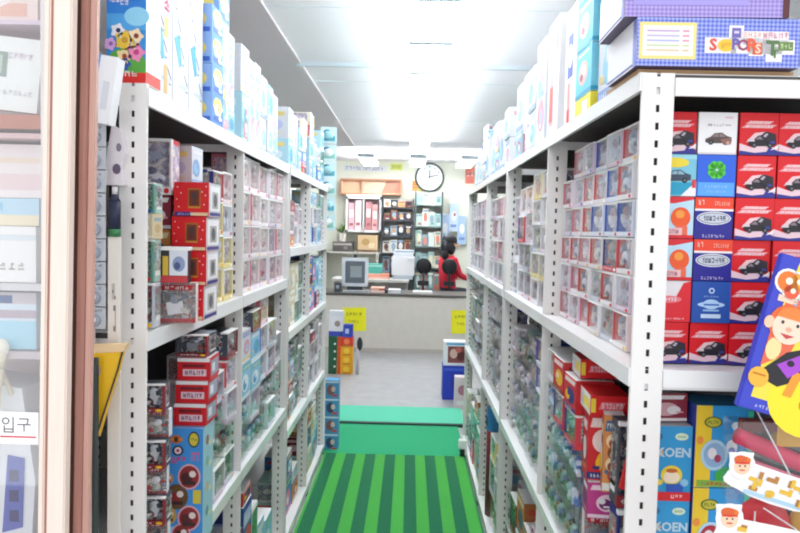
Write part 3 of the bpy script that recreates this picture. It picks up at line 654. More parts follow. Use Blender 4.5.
fill('right', 'fourth', 'lower', 3.48, S0, [(.19, mix('blig blil grey blil', .115)), (.19, mix('blil blig blig green', .115)), (.19, mix('blig grey blig blil', .115)), (.19, mix('blib blig green blig', .115)), (.18, mix('green blig tanpr blig', .115))], .085, .018)
# base level
fill('right', 'nearest', 'base', 1.36, .072, [(.16, mix('green blig', .2)), (.17, mix('orgpr magen', .18)), (.17, mix('magen orgpr', .17))], .1, .03)
fill('right', 'second', 'base', 1.98, .072, [(.14, [('orgpr', .15), ('whtpr', .08), ('magen', .16)]), (.14, [('magen', .2), ('orgpr', .14)]), (.14, [('dark', .16), ('whtpr', .1), ('orgpr', .14)]), (.13, [('green', .2), ('dark', .14)]), (.12, [('dark', .18), ('bli', .16)])], .1, .02)
fill('right', 'third', 'base', 2.78, .052, [(.15, [('bli', .14), ('grey', .13), ('whtpr', .1)]), (.15, [('bli', .16), ('grey', .16), ('yell', .1)])], .1, .01)
fill('right', 'fourth', 'base', 3.52, .052, [(.18, [('skypr', .15), ('green', .13), ('blig', .13)]), (.18, [('tanpr', .15), ('green', .15), ('orgpr', .1)]), (.18, [('navyw', .16), ('green', .16)]), (.18, [('grey', .2), ('blig', .16)]), (.16, [('bli', .16), ('tanpr', .16)])], .1, .01)
# blue drum with black lid standing on boxes, third bay low
dr = thing('toy_drum', 'blue toy canister with black knob lid and maroon foot, low in right rack third bay', 'canister', (.424, 3.19, .053))
mb = MB(); mb.cyl((0, 0, 0), (0, 0, .40), .045, .045, '#6a2238', 18); mb.cyl((0, 0, .36), (0, 0, .40), .0452, .0452, '#a8344a', 18); mb.build('canister_foot', dr, True)
mb = MB(); mb.cyl((0, 0, .40), (0, 0, .505), .047, .047, '#3a8ac8', 18); mb.box(-.0485, -.045, -.018, .018, .42, .46, '#1c2a4a'); mb.build('canister_body', dr)
mb = MB(); mb.cyl((0, 0, .505), (0, 0, .53), .04, .03, '#22252c', 18); mb.ell((0, 0, .545), (.018, .018, .018), '#22252c'); mb.build('canister_lid', dr)

# ---- car boxes facing the entrance
CW, CH, CD = .0655, .0712, .10
def carton_base(c, side='#b8141c'):
    mb = MB(); mb.box(-CW/2, CW/2, 0, CD, 0, CH, c, ms=col(side), mt=col(side)); return mb
def car_shape(mb, cx, cz, s, body, glass, y=-.0014):
    P = [(-1, -.32), (-.98, -.05), (-.6, .12), (-.3, .42), (.25, .48), (.62, .22), (1, .1), (1, -.3), (.72, -.36), (-.7, -.4)]
    mb.pr([(cx + s*a, cz + s*b*.95) for a, b in P], body, y)
    mb.pr([(cx + s*a, cz + s*b*.95) for a, b in [(-.5, .12), (-.26, .36), (.0, .38), (.0, .12)]], glass, y - .0003)
    mb.pr([(cx + s*a, cz + s*b*.95) for a, b in [(.06, .12), (.06, .38), (.24, .4), (.5, .2), (.5, .12)]], glass, y - .0003)
    for a in (-.58, .55):
        mb.disc(cx + s*a, cz - s*.3, s*.2, s*.2, '#141418', y - .0003, 12); mb.disc(cx + s*a, cz - s*.3, s*.1, s*.1, '#6a6a72', y - .0006, 10)
def red_car():
    mb = carton_base('#dc0f1c'); w, h = CW, CH
    mb.rect(.0, h*.77, w*.62, h*.07, '#f0b4b8', sk=.004); mb.ticks(.001, h*.775, w*.56, h*.05, 9, '#fbe6e6', -.0008, 3, .002)
    mb.rect(-.001, h*.68, w*.78, h*.085, '#eda2a8', sk=.005); mb.ticks(-.001, h*.68, w*.72, h*.06, 10, '#fbe2e2', -.0008, 9, .003)
    mb.pr([(-w*.5, h*.27), (-w*.5, h*.05), (w*.5, h*.02), (w*.5, h*.16), (w*.1, h*.24), (-w*.2, h*.18)], '#eccad2', -.0006)
    mb.pr([(-w*.34, h*.30), (-w*.12, h*.52), (w*.2, h*.56), (w*.32, h*.42), (w*.1, h*.3)], '#f0c8cc', -.0008)
    car_shape(mb, w*.08, h*.33, w*.36, '#201c24', '#8a7c84')
    mb.pr([(w*.02, h*.44), (w*.16, h*.56), (w*.42, h*.5), (w*.44, h*.3), (w*.24, h*.28)], '#26222c', -.0022)
    mb.pr([(w*.08, h*.44), (w*.16, h*.52), (w*.22, h*.5), (w*.16, h*.42)], '#b4a8b0', -.0026); mb.rect(w*.34, h*.3, w*.12, h*.06, '#3a3c8a', -.0026)
    mb.rect(-w*.22, h*.34, w*.18, h*.05, '#d8ccd0', -.0026)
    mb.pr([(-w*.5, h*.10), (-w*.5, 0), (w*.5, 0), (w*.5, h*.10), (w*.28, h*.2), (w*.2, h*.08), (-w*.1, h*.05)], '#2f2f8c', -.0010)
    mb.pr([(w*.3, h*.12), (w*.5, h*.26), (w*.5, h*.16)], '#f4ecf0', -.0013)
    return mb.mesh('car_box')
def white_car():
    mb = carton_base('#f6f4f4', '#d8d4d6'); w, h = CW, CH
    mb.ticks(-.004, h*.70, w*.46, h*.06, 6, '#a8a0a4', -.0006, 5); mb.rect(w*.26, h*.7, w*.16, h*.03, '#c4bcc0')
    car_shape(mb, w*.02, h*.38, w*.34, '#5a4a48', '#8f7c7a', -.0006); mb.pr([(w*.06, h*.36), (w*.34, h*.4), (w*.34, h*.24), (w*.14, h*.24)], '#94685c', -.0014); mb.disc(w*.26, h*.27, w*.05, w*.05, '#c8a49c', -.0018, 10)
    mb.rect(0, h*.03, w, h*.04, '#e2dadc'); mb.rect(w*.28, h*.88, w*.2, h*.04, '#ecc8cc')
    return mb.mesh('car_box')
def clover():
    mb = carton_base('#2a62d8', '#1f4ab4'); w, h = CW, CH
    for a in (0, 1, 2, 3):
        t = a*PI/2 + PI/4; cx, cz = .0085*math.cos(t), h*.64 + .0085*math.sin(t)
        for q in (-.45, .45): mb.disc(cx + .003*math.cos(t + q*3), cz + .003*math.sin(t + q*3), .0066, .0066, '#52c83c', -.0006, 12)
    mb.rect(0, h*.64, .004, .004, '#c8f0b4', -.001); mb.rect(0, h*.18, w*.94, h*.32, '#5aa4ec'); mb.ticks(0, h*.24, w*.6, h*.06, 8, '#9cccf4', -.0008, 1); mb.ticks(0, h*.12, w*.5, h*.05, 8, '#9cccf4', -.0008, 2)
    return mb.mesh('car_box')
def oval():
    mb = carton_base('#241f8c', '#1c1870'); w, h = CW, CH
    mb.rect(0, h*.86, w, h*.28, '#ee4426'); mb.rect(0, h*.70, w, h*.05, '#f4ecec', -.0008); mb.ticks(w*.2, h*.86, w*.4, h*.1, 7, '#f8b4a0', -.0008, 4); mb.ticks(-w*.34, h*.88, w*.16, h*.12, 2, '#fbd8cc', -.0008, 2)
    mb.disc(0, h*.5, w*.45, h*.16, '#e9e9f0'); mb.disc(0, h*.5, w*.42, h*.135, '#4a4a64', -.0009); mb.disc(0, h*.5, w*.40, h*.12, '#c8ccd8', -.0012); mb.ticks(0, h*.5, w*.62, h*.12, 7, '#34344c', -.0015, 7)
    mb.ticks(0, h*.07, w*.6, h*.07, 8, '#c4b8e4', -.0006, 3)
    return mb.mesh('car_box')
def crest():
    mb = carton_base('#2452a8', '#1c3f8c'); w, h = CW, CH
    mb.disc(0, h*.78, .0055, .0055, '#c8dcf4', -.0006, 6); mb.disc(0, h*.78, .003, .003, '#2452a8', -.0009, 8); mb.ticks(0, h*.64, w*.4, h*.035, 7, '#9cc0ec', -.0006, 1)
    mb.disc(0, h*.44, w*.36, h*.07, '#b4d4f4'); mb.disc(0, h*.45, w*.22, h*.12, '#b4d4f4', -.0008); mb.rect(0, h*.44, w*.4, h*.04, '#3f6cbc', -.0012); mb.rect(0, h*.3, w*.42, h*.04, '#9cc4ec')
    mb.rect(0, h*.16, w*.52, h*.1, '#c8dcf0')
    return mb.mesh('car_box')
def teal_car():
    mb = carton_base('#7cc4d8', '#c8dce4'); w, h = CW, CH
    mb.disc(-.004, h*.8, w*.36, h*.12, '#f0d83c'); mb.rect(0, h*.93, w, h*.1, '#9cd4e4'); car_shape(mb, 0, h*.48, w*.36, '#3a4a5c', '#8fb4c4', -.0006); mb.rect(0, h*.18, w, h*.3, '#1f9cc0'); mb.pr([(w*.5, 0), (w*.5, h*.36), (w*.1, 0)], '#f0ecee', -.0009); mb.rect(w*.44, h*.3, w*.1, h*.2, '#d83a4c', -.0012)
    return mb.mesh('car_box')
def ball():
    mb = carton_base('#bcdcec', '#e4c4c8'); w, h = CW, CH
    mb.pr([(-w*.5, h), (w*.5, h), (w*.5, h*.94), (0, h*.84), (-w*.5, h*.84)], '#d8202c'); mb.disc(w*.16, h*.5, w*.26, h*.25, '#ee5a24'); mb.disc(w*.14, h*.58, w*.12, h*.1, '#f49a3c', -.0009); mb.rect(w*.2, h*.18, w*.3, h*.24, '#e86a4c', -.0007)
    mb.rect(-w*.12, h*.16, w*.66, h*.18, '#ecc0c0', -.0009); mb.ticks(-w*.12, h*.16, w*.5, h*.1, 5, '#b86a7a', -.0012, 2); mb.rect(0, h*.04, w, h*.08, '#d8202c', -.0009)
    return mb.mesh('car_box')
def swoosh():
    mb = carton_base('#ece6e8', '#d8c4c8'); w, h = CW, CH
    P = [(w*.5, h), (w*.3, h*.95), (w*.12, h*.62), (-w*.2, h*.48), (-w*.42, h*.3), (-w*.5, 0), (w*.5, 0)]
    mb.pr(P, '#e0222e'); mb.disc(-w*.12, h*.55, w*.38, h*.09, '#ee7a84', -.0008); mb.ticks(-w*.12, h*.55, w*.5, h*.08, 6, '#fbe6e6', -.0012, 6); mb.ticks(w*.0, h*.08, w*.7, h*.04, 9, '#f6c8cc', -.0008, 2)
    return mb.mesh('car_box')
BX = {'red': red_car(), 'white': white_car(), 'clover': clover(), 'oval': oval(), 'crest': crest(), 'teal': teal_car(), 'ball': ball(), 'swoosh': swoosh()}
DESC = {'red': 'red car box with black car', 'white': 'white car box with brown car', 'clover': 'blue box with green clover', 'oval': 'navy box with silver oval and orange top', 'crest': 'plain blue box with pale crest', 'teal': 'teal and yellow car box', 'ball': 'pale blue box with orange ball', 'swoosh': 'white box with sweeping red curve'}
colsx = [.4545, .5225, .590, .6575]
pats = ['red swoosh ball ball teal red', 'red crest oval oval clover white', 'red red red red red red', 'red red red red red red']
cn = ['column beside the post', 'second column from post', 'third column from post', 'fourth column from post']
for ci, pt in enumerate(pats):
    for ri, k in enumerate(pt.split()):
        o = bpy.data.objects.new('car_box', BX[k]); C.objects.link(o)
        o.location = (colsx[ci] + R.uniform(-.001, .001), 1.2 + R.uniform(0, .006), S1 + .001 + ri*.0724); o.rotation_euler = (0, 0, R.uniform(-.015, .015))
        tag(o, f"{DESC[k]}, {['bottom', 'second', 'third', 'fourth', 'fifth', 'top'][ri]} row, {cn[ci]}", 'toy box', 'car boxes facing the entrance on the right rack')

# ---- lower end boxes
def kid_box():
    mb = MB(); w, h, d = .072, .131, .09
    mb.box(-w/2, w/2, 0, d, 0, h, '#2f9cd4', ms=col('#c8323c'), mt=col('#d8d4d4'))
    mb.text('KOEN', .004, h*.64, .022, col('#bcd8e6'), -.001)
    mb.disc(w*.24, h*.86, w*.16, h*.05, '#d8ecd0'); mb.ticks(w*.24, h*.86, w*.22, h*.03, 4, '#5a8a5a', -.001, 4); mb.disc(-w*.32, h*.86, w*.1, h*.05, '#2a6a9c'); mb.disc(-w*.3, h*.64, w*.12, h*.05, '#d8b08a', -.0006)
    mb.disc(.002, h*.34, w*.26, h*.13, '#f0d43c'); mb.disc(.002, h*.31, w*.2, h*.08, '#f6e4c8', -.0008); mb.disc(.002, h*.40, w*.14, h*.03, '#c86a2c', -.001); mb.rect(.008, h*.14, w*.4, h*.16, '#2f5ab8', -.001); mb.disc(-.02, h*.24, w*.1, h*.04, '#f0d43c', -.001); mb.disc(w*.34, h*.24, w*.1, h*.05, '#8fc8e4', -.001)
    mb.rect(0, h*.05, w, h*.12, '#d8242c', -.0013); mb.ticks(.012, h*.05, w*.3, h*.05, 3, '#f4d8d0', -.0017, 1); mb.rect(-w*.4, h*.2, w*.1, h*.2, '#3aa04a', -.0009)
    return mb.mesh('picture_toy_box')
kb = kid_box()
for i, t in enumerate(('bottom', 'middle', 'top')):
    o = bpy.data.objects.new('picture_toy_box', kb); C.objects.link(o); o.location = (.465, 1.20, S0 + .001 + .1325*i); tag(o, f'sky-blue box with pale block letters beside nearest right post, {t} of its stack', 'toy box', 'sky-blue lettered boxes by the right post')
product('maroon', .07, .05, .08, (.462, 1.215, S0 + .401), (0, 0, .1), 'maroon box lying on the sky-blue lettered boxes', None, seed=1)
def strip_box(badge):
    mb = MB(); w, h, d = .098, .144, .085
    mb.box(-w/2, w/2, 0, d, 0, h, '#2a9cdc', ms=col('#3a4aa8'), mt=col('#4aa8dc'))
    mb.rect(-w*.36, h*.5, w*.28, h, '#f0cc2c'); mb.disc(-w*.2, h*.8, w*.16, h*.07, '#5a6a2c', -.0008); mb.disc(-w*.2, h*.8, w*.13, h*.055, '#c8c23c', -.001); mb.ticks(-w*.2, h*.8, w*.2, h*.04, 4, '#5a4a2c', -.0013, 3)
    mb.disc(-w*.16, h*.4, w*.24, h*.19, '#b4d8ec', -.0010); mb.disc(-w*.16, h*.4, w*.19, h*.15, badge, -.0013); mb.disc(-w*.2, h*.42, w*.08, h*.07, '#e8e4e8', -.0016); mb.disc(-w*.1, h*.36, w*.06, h*.05, '#a83a5c', -.0016)
    mb.disc(w*.14, h*.5, w*.1, h*.09, '#f2f4f8', -.0008); mb.disc(w*.14, h*.46, w*.06, h*.04, '#8a8fd0', -.0011); mb.disc(w*.2, h*.76, w*.08, h*.05, '#d8ecf6', -.0008); mb.disc(w*.3, h*.6, w*.03, h*.02, '#14325c', -.0011)
    mb.disc(w*.1, h*.14, w*.24, h*.12, '#3ab03c', -.0009); mb.rect(-w*.1, h*.05, w*.7, h*.08, '#7ab844', -.0012); mb.ticks(-w*.1, h*.05, w*.6, h*.04, 7, '#d83a3c', -.0015, 5); mb.rect(w*.45, h*.55, w*.1, h*.8, '#34c8a8', -.0009); mb.disc(-w*.42, h*.58, w*.06, h*.05, '#f0943c', -.0012)
    return mb.mesh('picture_toy_box')
sb = [strip_box('#d8404c'), strip_box('#b42a3c'), strip_box('#8fb4d8')]
for i, t in enumerate(('bottom', 'middle', 'top')):
    o = bpy.data.objects.new('picture_toy_box', sb[i]); C.objects.link(o); o.location = (.553, 1.195, S0 + .001 + .1455*i); tag(o, f'blue box with yellow side strip, {t} of the stack under the car boxes', 'toy box', 'blue and yellow strip boxes')

# ---- hanging toy bags and the board book in front of the end
def header(mb, cx, cz, w, h, rot, y, glyph, seed):
    n = 14; P = []
    for i in range(n*2):
        a = 2*PI*i/(n*2); k = 1 + .06*math.sin(5*a + seed)
        P.append((w/2*k*math.copysign(abs(math.cos(a))**.55, math.cos(a)), h/2*k*math.copysign(abs(math.sin(a))**.6, math.sin(a))))
    ca, sa = math.cos(rot), math.sin(rot)
    T_ = lambda x, z: (cx + x*ca - z*sa, cz + x*sa + z*ca)
    mb.prism([T_(*p) for p in P], y, y + .0015, '#f6f4f4')
    r = random.Random(seed)
    for i in range(5):
        x = -w*.20 + w*.15*i
        for k_ in range(5):
            a, b = r.uniform(-.4, .4)*h*.7, r.uniform(-.4, .4)*h*.7
            L_ = h*.22; hz = r.random() < .5
            q = [(x + a*.4 - (L_ if hz else .003)/1, b - (.003 if hz else L_/2)), (x + a*.4 + (L_*.2 if hz else .003), b - (.003 if hz else L_/2)), (x + a*.4 + (L_*.2 if hz else .003), b + (.003 if hz else L_/2)), (x + a*.4 - (L_ if hz else .003), b + (.003 if hz else L_/2))]
            mb.pr([T_(*p) for p in q], glyph if r.random() < .7 else '#b8803c', y - .0006 - .0003*k_)
    mb.pr([T_(x, z) for x, z in ((-w*.3, -h*.46), (w*.42, -h*.42), (w*.42, -h*.3), (-w*.3, -h*.34))], '#b4d8ec', y - .0004)
def sunny(mb, cx, cz, r, y):
    """round child-like face with orange fringe on the card corner"""
    mb.disc(cx, cz, r*1.25, r*1.35, '#f6f4f4', y); mb.disc(cx, cz - r*.1, r*.8, r*.8, '#f6d0b0', y - .0004); mb.disc(cx, cz + r*.5, r*.8, r*.4, '#e8742c', y - .0007)
    mb.disc(cx - r*.2, cz + r*.62, r*.6, r*.36, '#d8602c', y - .0009, 14)
    mb.rect(cx, cz + r*.25, r*1.4, r*.18, '#d83a2c', y - .0011); mb.disc(cx - r*.25, cz - r*.05, r*.09, r*.09, '#3a2a2a', y - .001, 8); mb.disc(cx + r*.25, cz - r*.05, r*.09, r*.09, '#3a2a2a', y - .001, 8); mb.rect(cx, cz - r*.45, r*.5, r*.12, '#d84a3c', y - .001)
def toy_bag(name, label, x, z, y, rot, seed, inner):
    t = thing(name, label, 'toy bag', (x, y, z), 0, 'header bags hanging at the right rack end')
    mb = MB(); header(mb, 0, 0, .15, .048, rot, 0, '#e8bc3c', seed); mb.build('header_card', t)
    mb = MB(); sunny(mb, -.052, .032, .015, -.0012); mb.prism([(-.066, .0), (-.04, .0), (-.035, .05), (-.07, .05)], .0002, .0016, '#f6f4f4'); mb.build('card_figure', t)
    mb = MB()
    for i, (cx, cz, rx, rz, c) in enumerate(inner): mb.ell((cx, .02, cz), (rx, .014, rz), c, 14, 8)
    mb.build('packed_toy', t, True)
    mb = MB(); mb.box(-.055, .085, .002, .038, -.165, -.01, clear('bag_film', .22, .12)); mb.build('clear_bag', t)
    mb = MB()
    for a, b in (((-.03, -.035), (-.03, -.16)), ((-.018, -.03), (.03, -.06)), ((.03, -.06), (.045, -.10)), ((.045, -.10), (.085, -.125))): mb.tube([(a[0], .0, a[1]), (b[0], .0, b[1])], .0012, '#d8d4d6', 6)
    mb.build('bag_seam', t)
    return t
toy_bag('hanging_toy_bag', 'clear header bag with yellow lettering, front one with red toys, below the board book', .535, 1.008, .985, -.30, 3, [(-.01, -.07, .045, .05, '#c8182c'), (.06, -.06, .03, .035, '#c89a2c'), (-.035, -.12, .02, .03, '#8f1f2c'), (.04, -.12, .04, .03, '#b88a6a')])
toy_bag('hanging_toy_bag', 'clear header bag with yellow lettering, lower one with yellowish toys under the first', .492, .955, .925, -.22, 8, [(0, -.07, .05, .04, '#d8a43c'), (.05, -.08, .03, .04, '#c8304c')])
tt = thing('hanging_toy_bag', 'clear pack with pink tube and brown toy tucked beneath the board book', 'toy bag', (.580, 1.105, 1.035), 0, 'header bags hanging at the right rack end')
mb = MB(); mb.cyl((-.04, .015, .01), (.09, .015, -.045), .014, .014, '#dc2f5c', 14); mb.cyl((-.045, .012, -.025), (.09, .012, -.07), .006, .006, '#e87a94', 10); mb.build('pink_tube', tt, True)
mb = MB(); mb.box(-.035, .02, .008, .026, .018, .036, '#6a3030'); mb.box(.02, .09, .008, .026, -.005, .028, '#d8a42c'); mb.build('packed_toy', tt)
mb = MB(); mb.box(-.055, .10, -.002, .034, -.09, .036, clear('bag_film')); mb.build('clear_bag', tt)

bk = thing('board_book', 'tilted picture board with violet-blue border and smiling face, before the car boxes', 'book', (.508, 1.06, 1.108)); bk.rotation_euler = (-.06, .27, 0)
W0, H0 = .24, .245
mb = MB(); mb.box(0, W0, 0, .012, 0, H0, '#3a44c0'); mb.ticks(.075, .009, .10, .005, 18, '#c8ccf4', -.0006, 5); mb.build('board', bk, bevel=.0015)
mb = MB()
mb.pr([(.016, .020), (W0 - .01, .020), (W0 - .01, H0 - .008), (.03, H0 - .008), (.020, H0*.55)], '#f2da4a', -.0005)
mb.pr([(.016, .07), (.055, .10), (.07, .17), (.03, .19), (.016, .12)], '#e86a4a', -.0007); mb.disc(.10, .035, .06, .055, '#f6e02c', -.0007, 20); mb.disc(.12, .03, .03, .018, '#ee5a1c', -.001); mb.disc(.135, .075, .035, .03, '#3aa85a', -.0009)
mb.pr([(.012, .055), (.05, .10), (.09, .12), (.13, .14), (.15, .10), (.09, .07), (.05, .045)], '#1f1c24', -.0011)
mb.pr([(.04, .078), (.085, .112), (.098, .100), (.062, .062)], '#a848c8', -.0015); mb.disc(.06, .085, .006, .005, '#2a1430', -.0018, 10); mb.rect(.072, .055, .014, .04, '#f09a2c', -.0013, sk=.004); mb.disc(.118, .092, .008, .008, '#f2f0f0', -.0016, 12)
mb.disc(.018, .052, .016, .016, '#f0b43c', -.0017, 12); mb.rect(.018, .056, .02, .003, '#c87a1c', -.002); mb.disc(.028, .10, .012, .018, '#f2d89a', -.0013, 12)
mb.disc(.040, .142, .031, .030, '#e86a2c', -.0014, 18)
for s_ in (-1, 1): mb.disc(.042 + s_*.032, .138, .008, .010, '#f6c8a8', -.0016, 10)
mb.disc(.042, .137, .026, .026, '#f8d8c0', -.0019, 20); mb.disc(.042, .134, .005, .004, '#eea890', -.0022, 10)
for s_ in (-1, 1): mb.disc(.042 + s_*.012, .143, .0026, .003, '#3a3a44', -.0023, 8)
mb.pr([(.030, .126), (.054, .126), (.042, .119)], '#c8484c', -.0022); mb.pr([(.018, .150), (.066, .150), (.060, .164), (.042, .170), (.024, .164)], '#f0843c', -.0022)
for x, z, r, c in ((.020, .205, .016, '#ee7a2c'), (.036, .208, .013, '#f0a43c'), (.030, .192, .012, '#e85a3c'), (.058, .212, .012, '#8fc8ec'), (.074, .205, .014, '#5ad0dc'), (.066, .192, .012, '#f2f4f6'), (.05, .198, .009, '#c8d44a')):
    mb.disc(x, z, r*1.25, r*1.25, '#f6f2f0', -.0009, 14); mb.disc(x, z, r, r, c, -.0013, 14); mb.disc(x + .002, z + .001, r*.35, r*.35, '#f8f2d8', -.0016, 10)
mb.ticks(.06, .178, .05, .012, 4, '#6ab4dc', -.0009, 4); mb.rect(.028, .178, .03, .010, '#f6d0b8', -.0009)
mb.rect(.15, .15, .05, .05, '#f0b0c8', -.0008); mb.disc(.19, .1, .03, .03, '#5ab4e4', -.0008); mb.disc(.18, .19, .03, .025, '#f6a45a', -.0008)
mb.build('cover_print', bk)

# ---- boxes on top of the right rack
CK = checker('violet_check', '#5c6ccc', '#a0aae4', 210); CK2 = checker('lilac_check', '#8f7cc6', '#b4a2dc', 210)
def letter_box(body, w, h, d, full):
    mb = MB(); side = col('#f2f0f2'); mb.box(-w/2, w/2, 0, d, 0, h, side, mf=body, ms=side, mt=col('#5a4a6a'))
    for s_ in (-w/2 - .0005,):
        mb.rect(d*.5, h*.06, d, h*.05, '#4a56a0', side=s_); mb.rect(d*.06, h*.5, d*.1, h, '#8a94dc', side=s_*1.001)
    if full:
        x = -w*.31; mb.rect(x, h*.52, w*.35, h*.76, '#f0dc8a'); mb.rect(x, h*.52, w*.31, h*.62, '#f4eeea', -.0007)
        for k, c in enumerate(('#c8a8d0', '#c0b4e0', '#b4b8e4', '#c8d8a8', '#e0c8a0')):
            mb.rect(x - w*.03, h*(.72 - .1*k), w*.2, h*.035, c, -.001); mb.rect(x + w*.11, h*(.72 - .1*k), w*.04, h*.04, '#e09ab0' if k < 3 else c, -.001)
        mb_ = mb; k0 = -.052
        def chip(px, pz, pw, ph): mb.rect(w*(px + k0), h*pz, w*pw, h*ph, '#f4f0f0', -.0006)
        for c in ((.02, .44, .10, .32), (.10, .44, .13, .32), (.16, .62, .09, .46), (.25, .44, .24, .32), (.33, .60, .30, .28), (.285, .36, .09, .26), (.42, .42, .20, .30), (.395, .28, .10, .32)): chip(*c)
        def tx(ch, px, pz, sz, c, y=-.0012): mb.text(ch, w*(px + k0), h*pz, sz, col(c), y)
        tx('S', .02, .44, .026, '#e0584c'); mb.disc(w*(.10 + k0), h*.44, w*.052, h*.13, '#f0c43c', -.0012); mb.ticks(w*(.10 + k0), h*.44, w*.06, h*.1, 3, '#d89a2c', -.0016, 1)
        mb.rect(w*(.16 + k0), h*.70, w*.055, h*.2, '#7468b0', -.0012); mb.rect(w*(.16 + k0), h*.71, w*.03, h*.05, '#d8d0ec', -.0016)
        tx('P', .155, .46, .024, '#6a5ab0', -.0014); tx('O', .205, .44, .024, '#9a4a6a'); tx('R', .258, .44, .028, '#e8603a', -.0013); mb.rect(w*(.292 + k0), h*.38, w*.055, h*.24, '#e2582c', -.001); tx('S', .295, .37, .020, '#f6d0b8', -.0016)
        tx('T', .385, .38, .032, '#5a7a4a', -.0014); tx('T', .40, .27, .018, '#5a7a4a', -.0016); mb.rect(w*(.465 + k0), h*.44, w*.09, h*.18, '#6f8a4c', -.001); mb.ticks(w*(.465 + k0), h*.44, w*.08, h*.1, 3, '#c8dca8', -.0015, 6)
        mb.ticks(w*(.26 + k0), h*.67, w*.12, h*.1, 4, '#e4b0a0', -.0012, 4); mb.ticks(w*(.40 + k0), h*.66, w*.16, h*.12, 5, '#dc9aa8', -.0012, 8)
    else:
        mb.rect(w*.48, h*.3, w*.04, h*.6, '#5a2a30', -.0006); mb.rect(-w*.1, h*.5, w*.7, h*.5, '#a89ae0', -.0005)
    return mb
o = letter_box(CK, .262, .078, .17, True).build('letter_game_box'); o.location = (.493, 1.150, ST + .010); o.rotation_euler = (0, 0, -.01); tag(o, 'violet checked game box with coloured letters, lying on the right rack end', 'game box', 'violet checked game boxes')
o = letter_box(CK2, .262, .075, .17, False).build('letter_game_box'); o.location = (.472, 1.150, ST + .089); o.rotation_euler = (0, 0, -.03); tag(o, 'lilac checked game box lying on top of the lettered violet one', 'game box', 'violet checked game boxes')
mb = MB(); mb.box(-.129, .127, .016, .2, 0, .008, '#b8946a'); o = mb.build('cardboard_sheet'); o.location = (.50, 1.153, ST + .0005); tag(o, 'brown cardboard sheet under the violet checked game box', 'cardboard')
fill('right', 'nearest', 'top', 1.365, ST, [(.15, [('whtpr', .30)])], .13, .02)
def cyan_box(w, h, d, c2):
    mb = MB(); mb.box(-w/2, w/2, 0, d, 0, h, '#5cc4e0', ms=col('#7cd0e8'), mt=col('#d8eef4'))
    mb.disc(.0, h*.5, w*.3, h*.26, c2); mb.disc(.006, h*.54, w*.14, h*.13, '#f6dcd8', -.0008); mb.disc(-.012, h*.42, w*.1, h*.08, '#a84a6a', -.001); mb.rect(0, h*.06, w, h*.08, '#2f9cc0'); mb.rect(0, h*.92, w*.7, h*.06, '#c8ecf4')
    for s_ in (w/2 + .0004, -w/2 - .0004): mb.disc(d*.35, h*.5, d*.2, h*.24, c2, side=s_); mb.rect(d*.5, h*.06, d, h*.08, '#2f9cc0', side=s_*1.004)
    return mb.mesh('cyan_toy_box')
for i, (c2, t) in enumerate((('#e0b4a8', 'lowest'), ('#ecac98', 'middle'), ('#c8406a', 'topmost'))):
    o = bpy.data.objects.new('cyan_toy_box', cyan_box(.14, .104, .1, c2)); C.objects.link(o); o.location = (.385, 1.60, ST + .047 + .106*i); o.rotation_euler = (0, 0, -PI/2); tag(o, f'cyan toy box on the right rack top, {t} of three stacked on yellow box', 'toy box', 'cyan boxes on the right rack top')
mb = MB(); mb.box(-.07, .07, 0, .1, 0, .045, '#e8d83c', mt=col('#d8c83c')); mb.rect(.02, .022, .05, .025, '#f4f0d8'); o = mb.build('flat_toy_box'); o.location = (.385, 1.60, ST + .0005); o.rotation_euler = (0, 0, -PI/2); tag(o, 'flat yellow box under the cyan boxes on the right rack top', 'toy box')
def oval_carton():
    mb = MB(); w, h, d = .13, .30, .12; mb.box(-w/2, w/2, 0, d, 0, h, '#dcdcde', ms=col('#d8d6d8')); mb.rect(-.01, h*.6, w*.42, h*.36, '#3a50c0'); mb.disc(-.01, h*.6, w*.2, h*.1, '#c8d0f0', -.0008); mb.rect(-.02, h*.2, w*.2, h*.36, '#e88a80'); mb.rect(-.02, h*.1, w*.22, h*.12, '#e0342c', -.0008); mb.rect(.03, h*.9, w*.3, h*.1, '#8a8a94')
    mb.rect(d*.5, h*.6, d*.5, h*.3, '#4a5cc4', side=w/2 + .0005); return mb
o = oval_carton().build('white_carton'); o.location = (.393, 1.76, ST); o.rotation_euler = (0, 0, -PI/2); tag(o, 'white carton with blue oval panel and red stripe on right rack top', 'carton')
def red_stripe_carton():
    mb = MB(); w, h, d = .15, .33, .12; mb.box(-w/2, w/2, 0, d, 0, h, '#dcdcde', ms=col('#d8d6d8')); mb.rect(-.02, h*.55, w*.32, h*.86, '#e8a0a4'); mb.rect(-.02, h*.3, w*.32, h*.3, '#e0584c', -.0008); mb.rect(.05, h*.3, w*.1, h*.4, '#c8ccd8'); mb.rect(.045, h*.8, w*.2, h*.12, '#6ab0e0'); return mb
o = red_stripe_carton().build('white_carton'); o.location = (.393, 1.98, ST); o.rotation_euler = (0, 0, -PI/2); tag(o, 'white carton with a broad faded red stripe on right rack top', 'carton')
fill('right', 'second', 'top', 2.08, ST, [(.14, [('whtpr', .32)]), (.13, [('whtpr', .13), ('whtpr', .14)]), (.13, [('pink', .09), ('lilac', .09), ('whtpr', .10)]), (.13, [('skypr', .1), ('whtpr', .17)])], .12, .012)
fill('right', 'third', 'top', 2.80, ST, [(.15, [('whtpr', .12), ('whtpr', .12)]), (.15, [('whtpr', .22)]), (.15, [('skypr', .1), ('whtpr', .12)]), (.15, [('whtpr', .20)])], .12, .012)
fill('right', 'fourth', 'top', 3.48, ST, [(.17, [('whtpr', .2)]), (.18, [('blib', .11), ('bluew', .11), ('blib', .1)]), (.18, [('whtpr', .14)]), (.18, [('whtpr', .16)])], .12, .012)

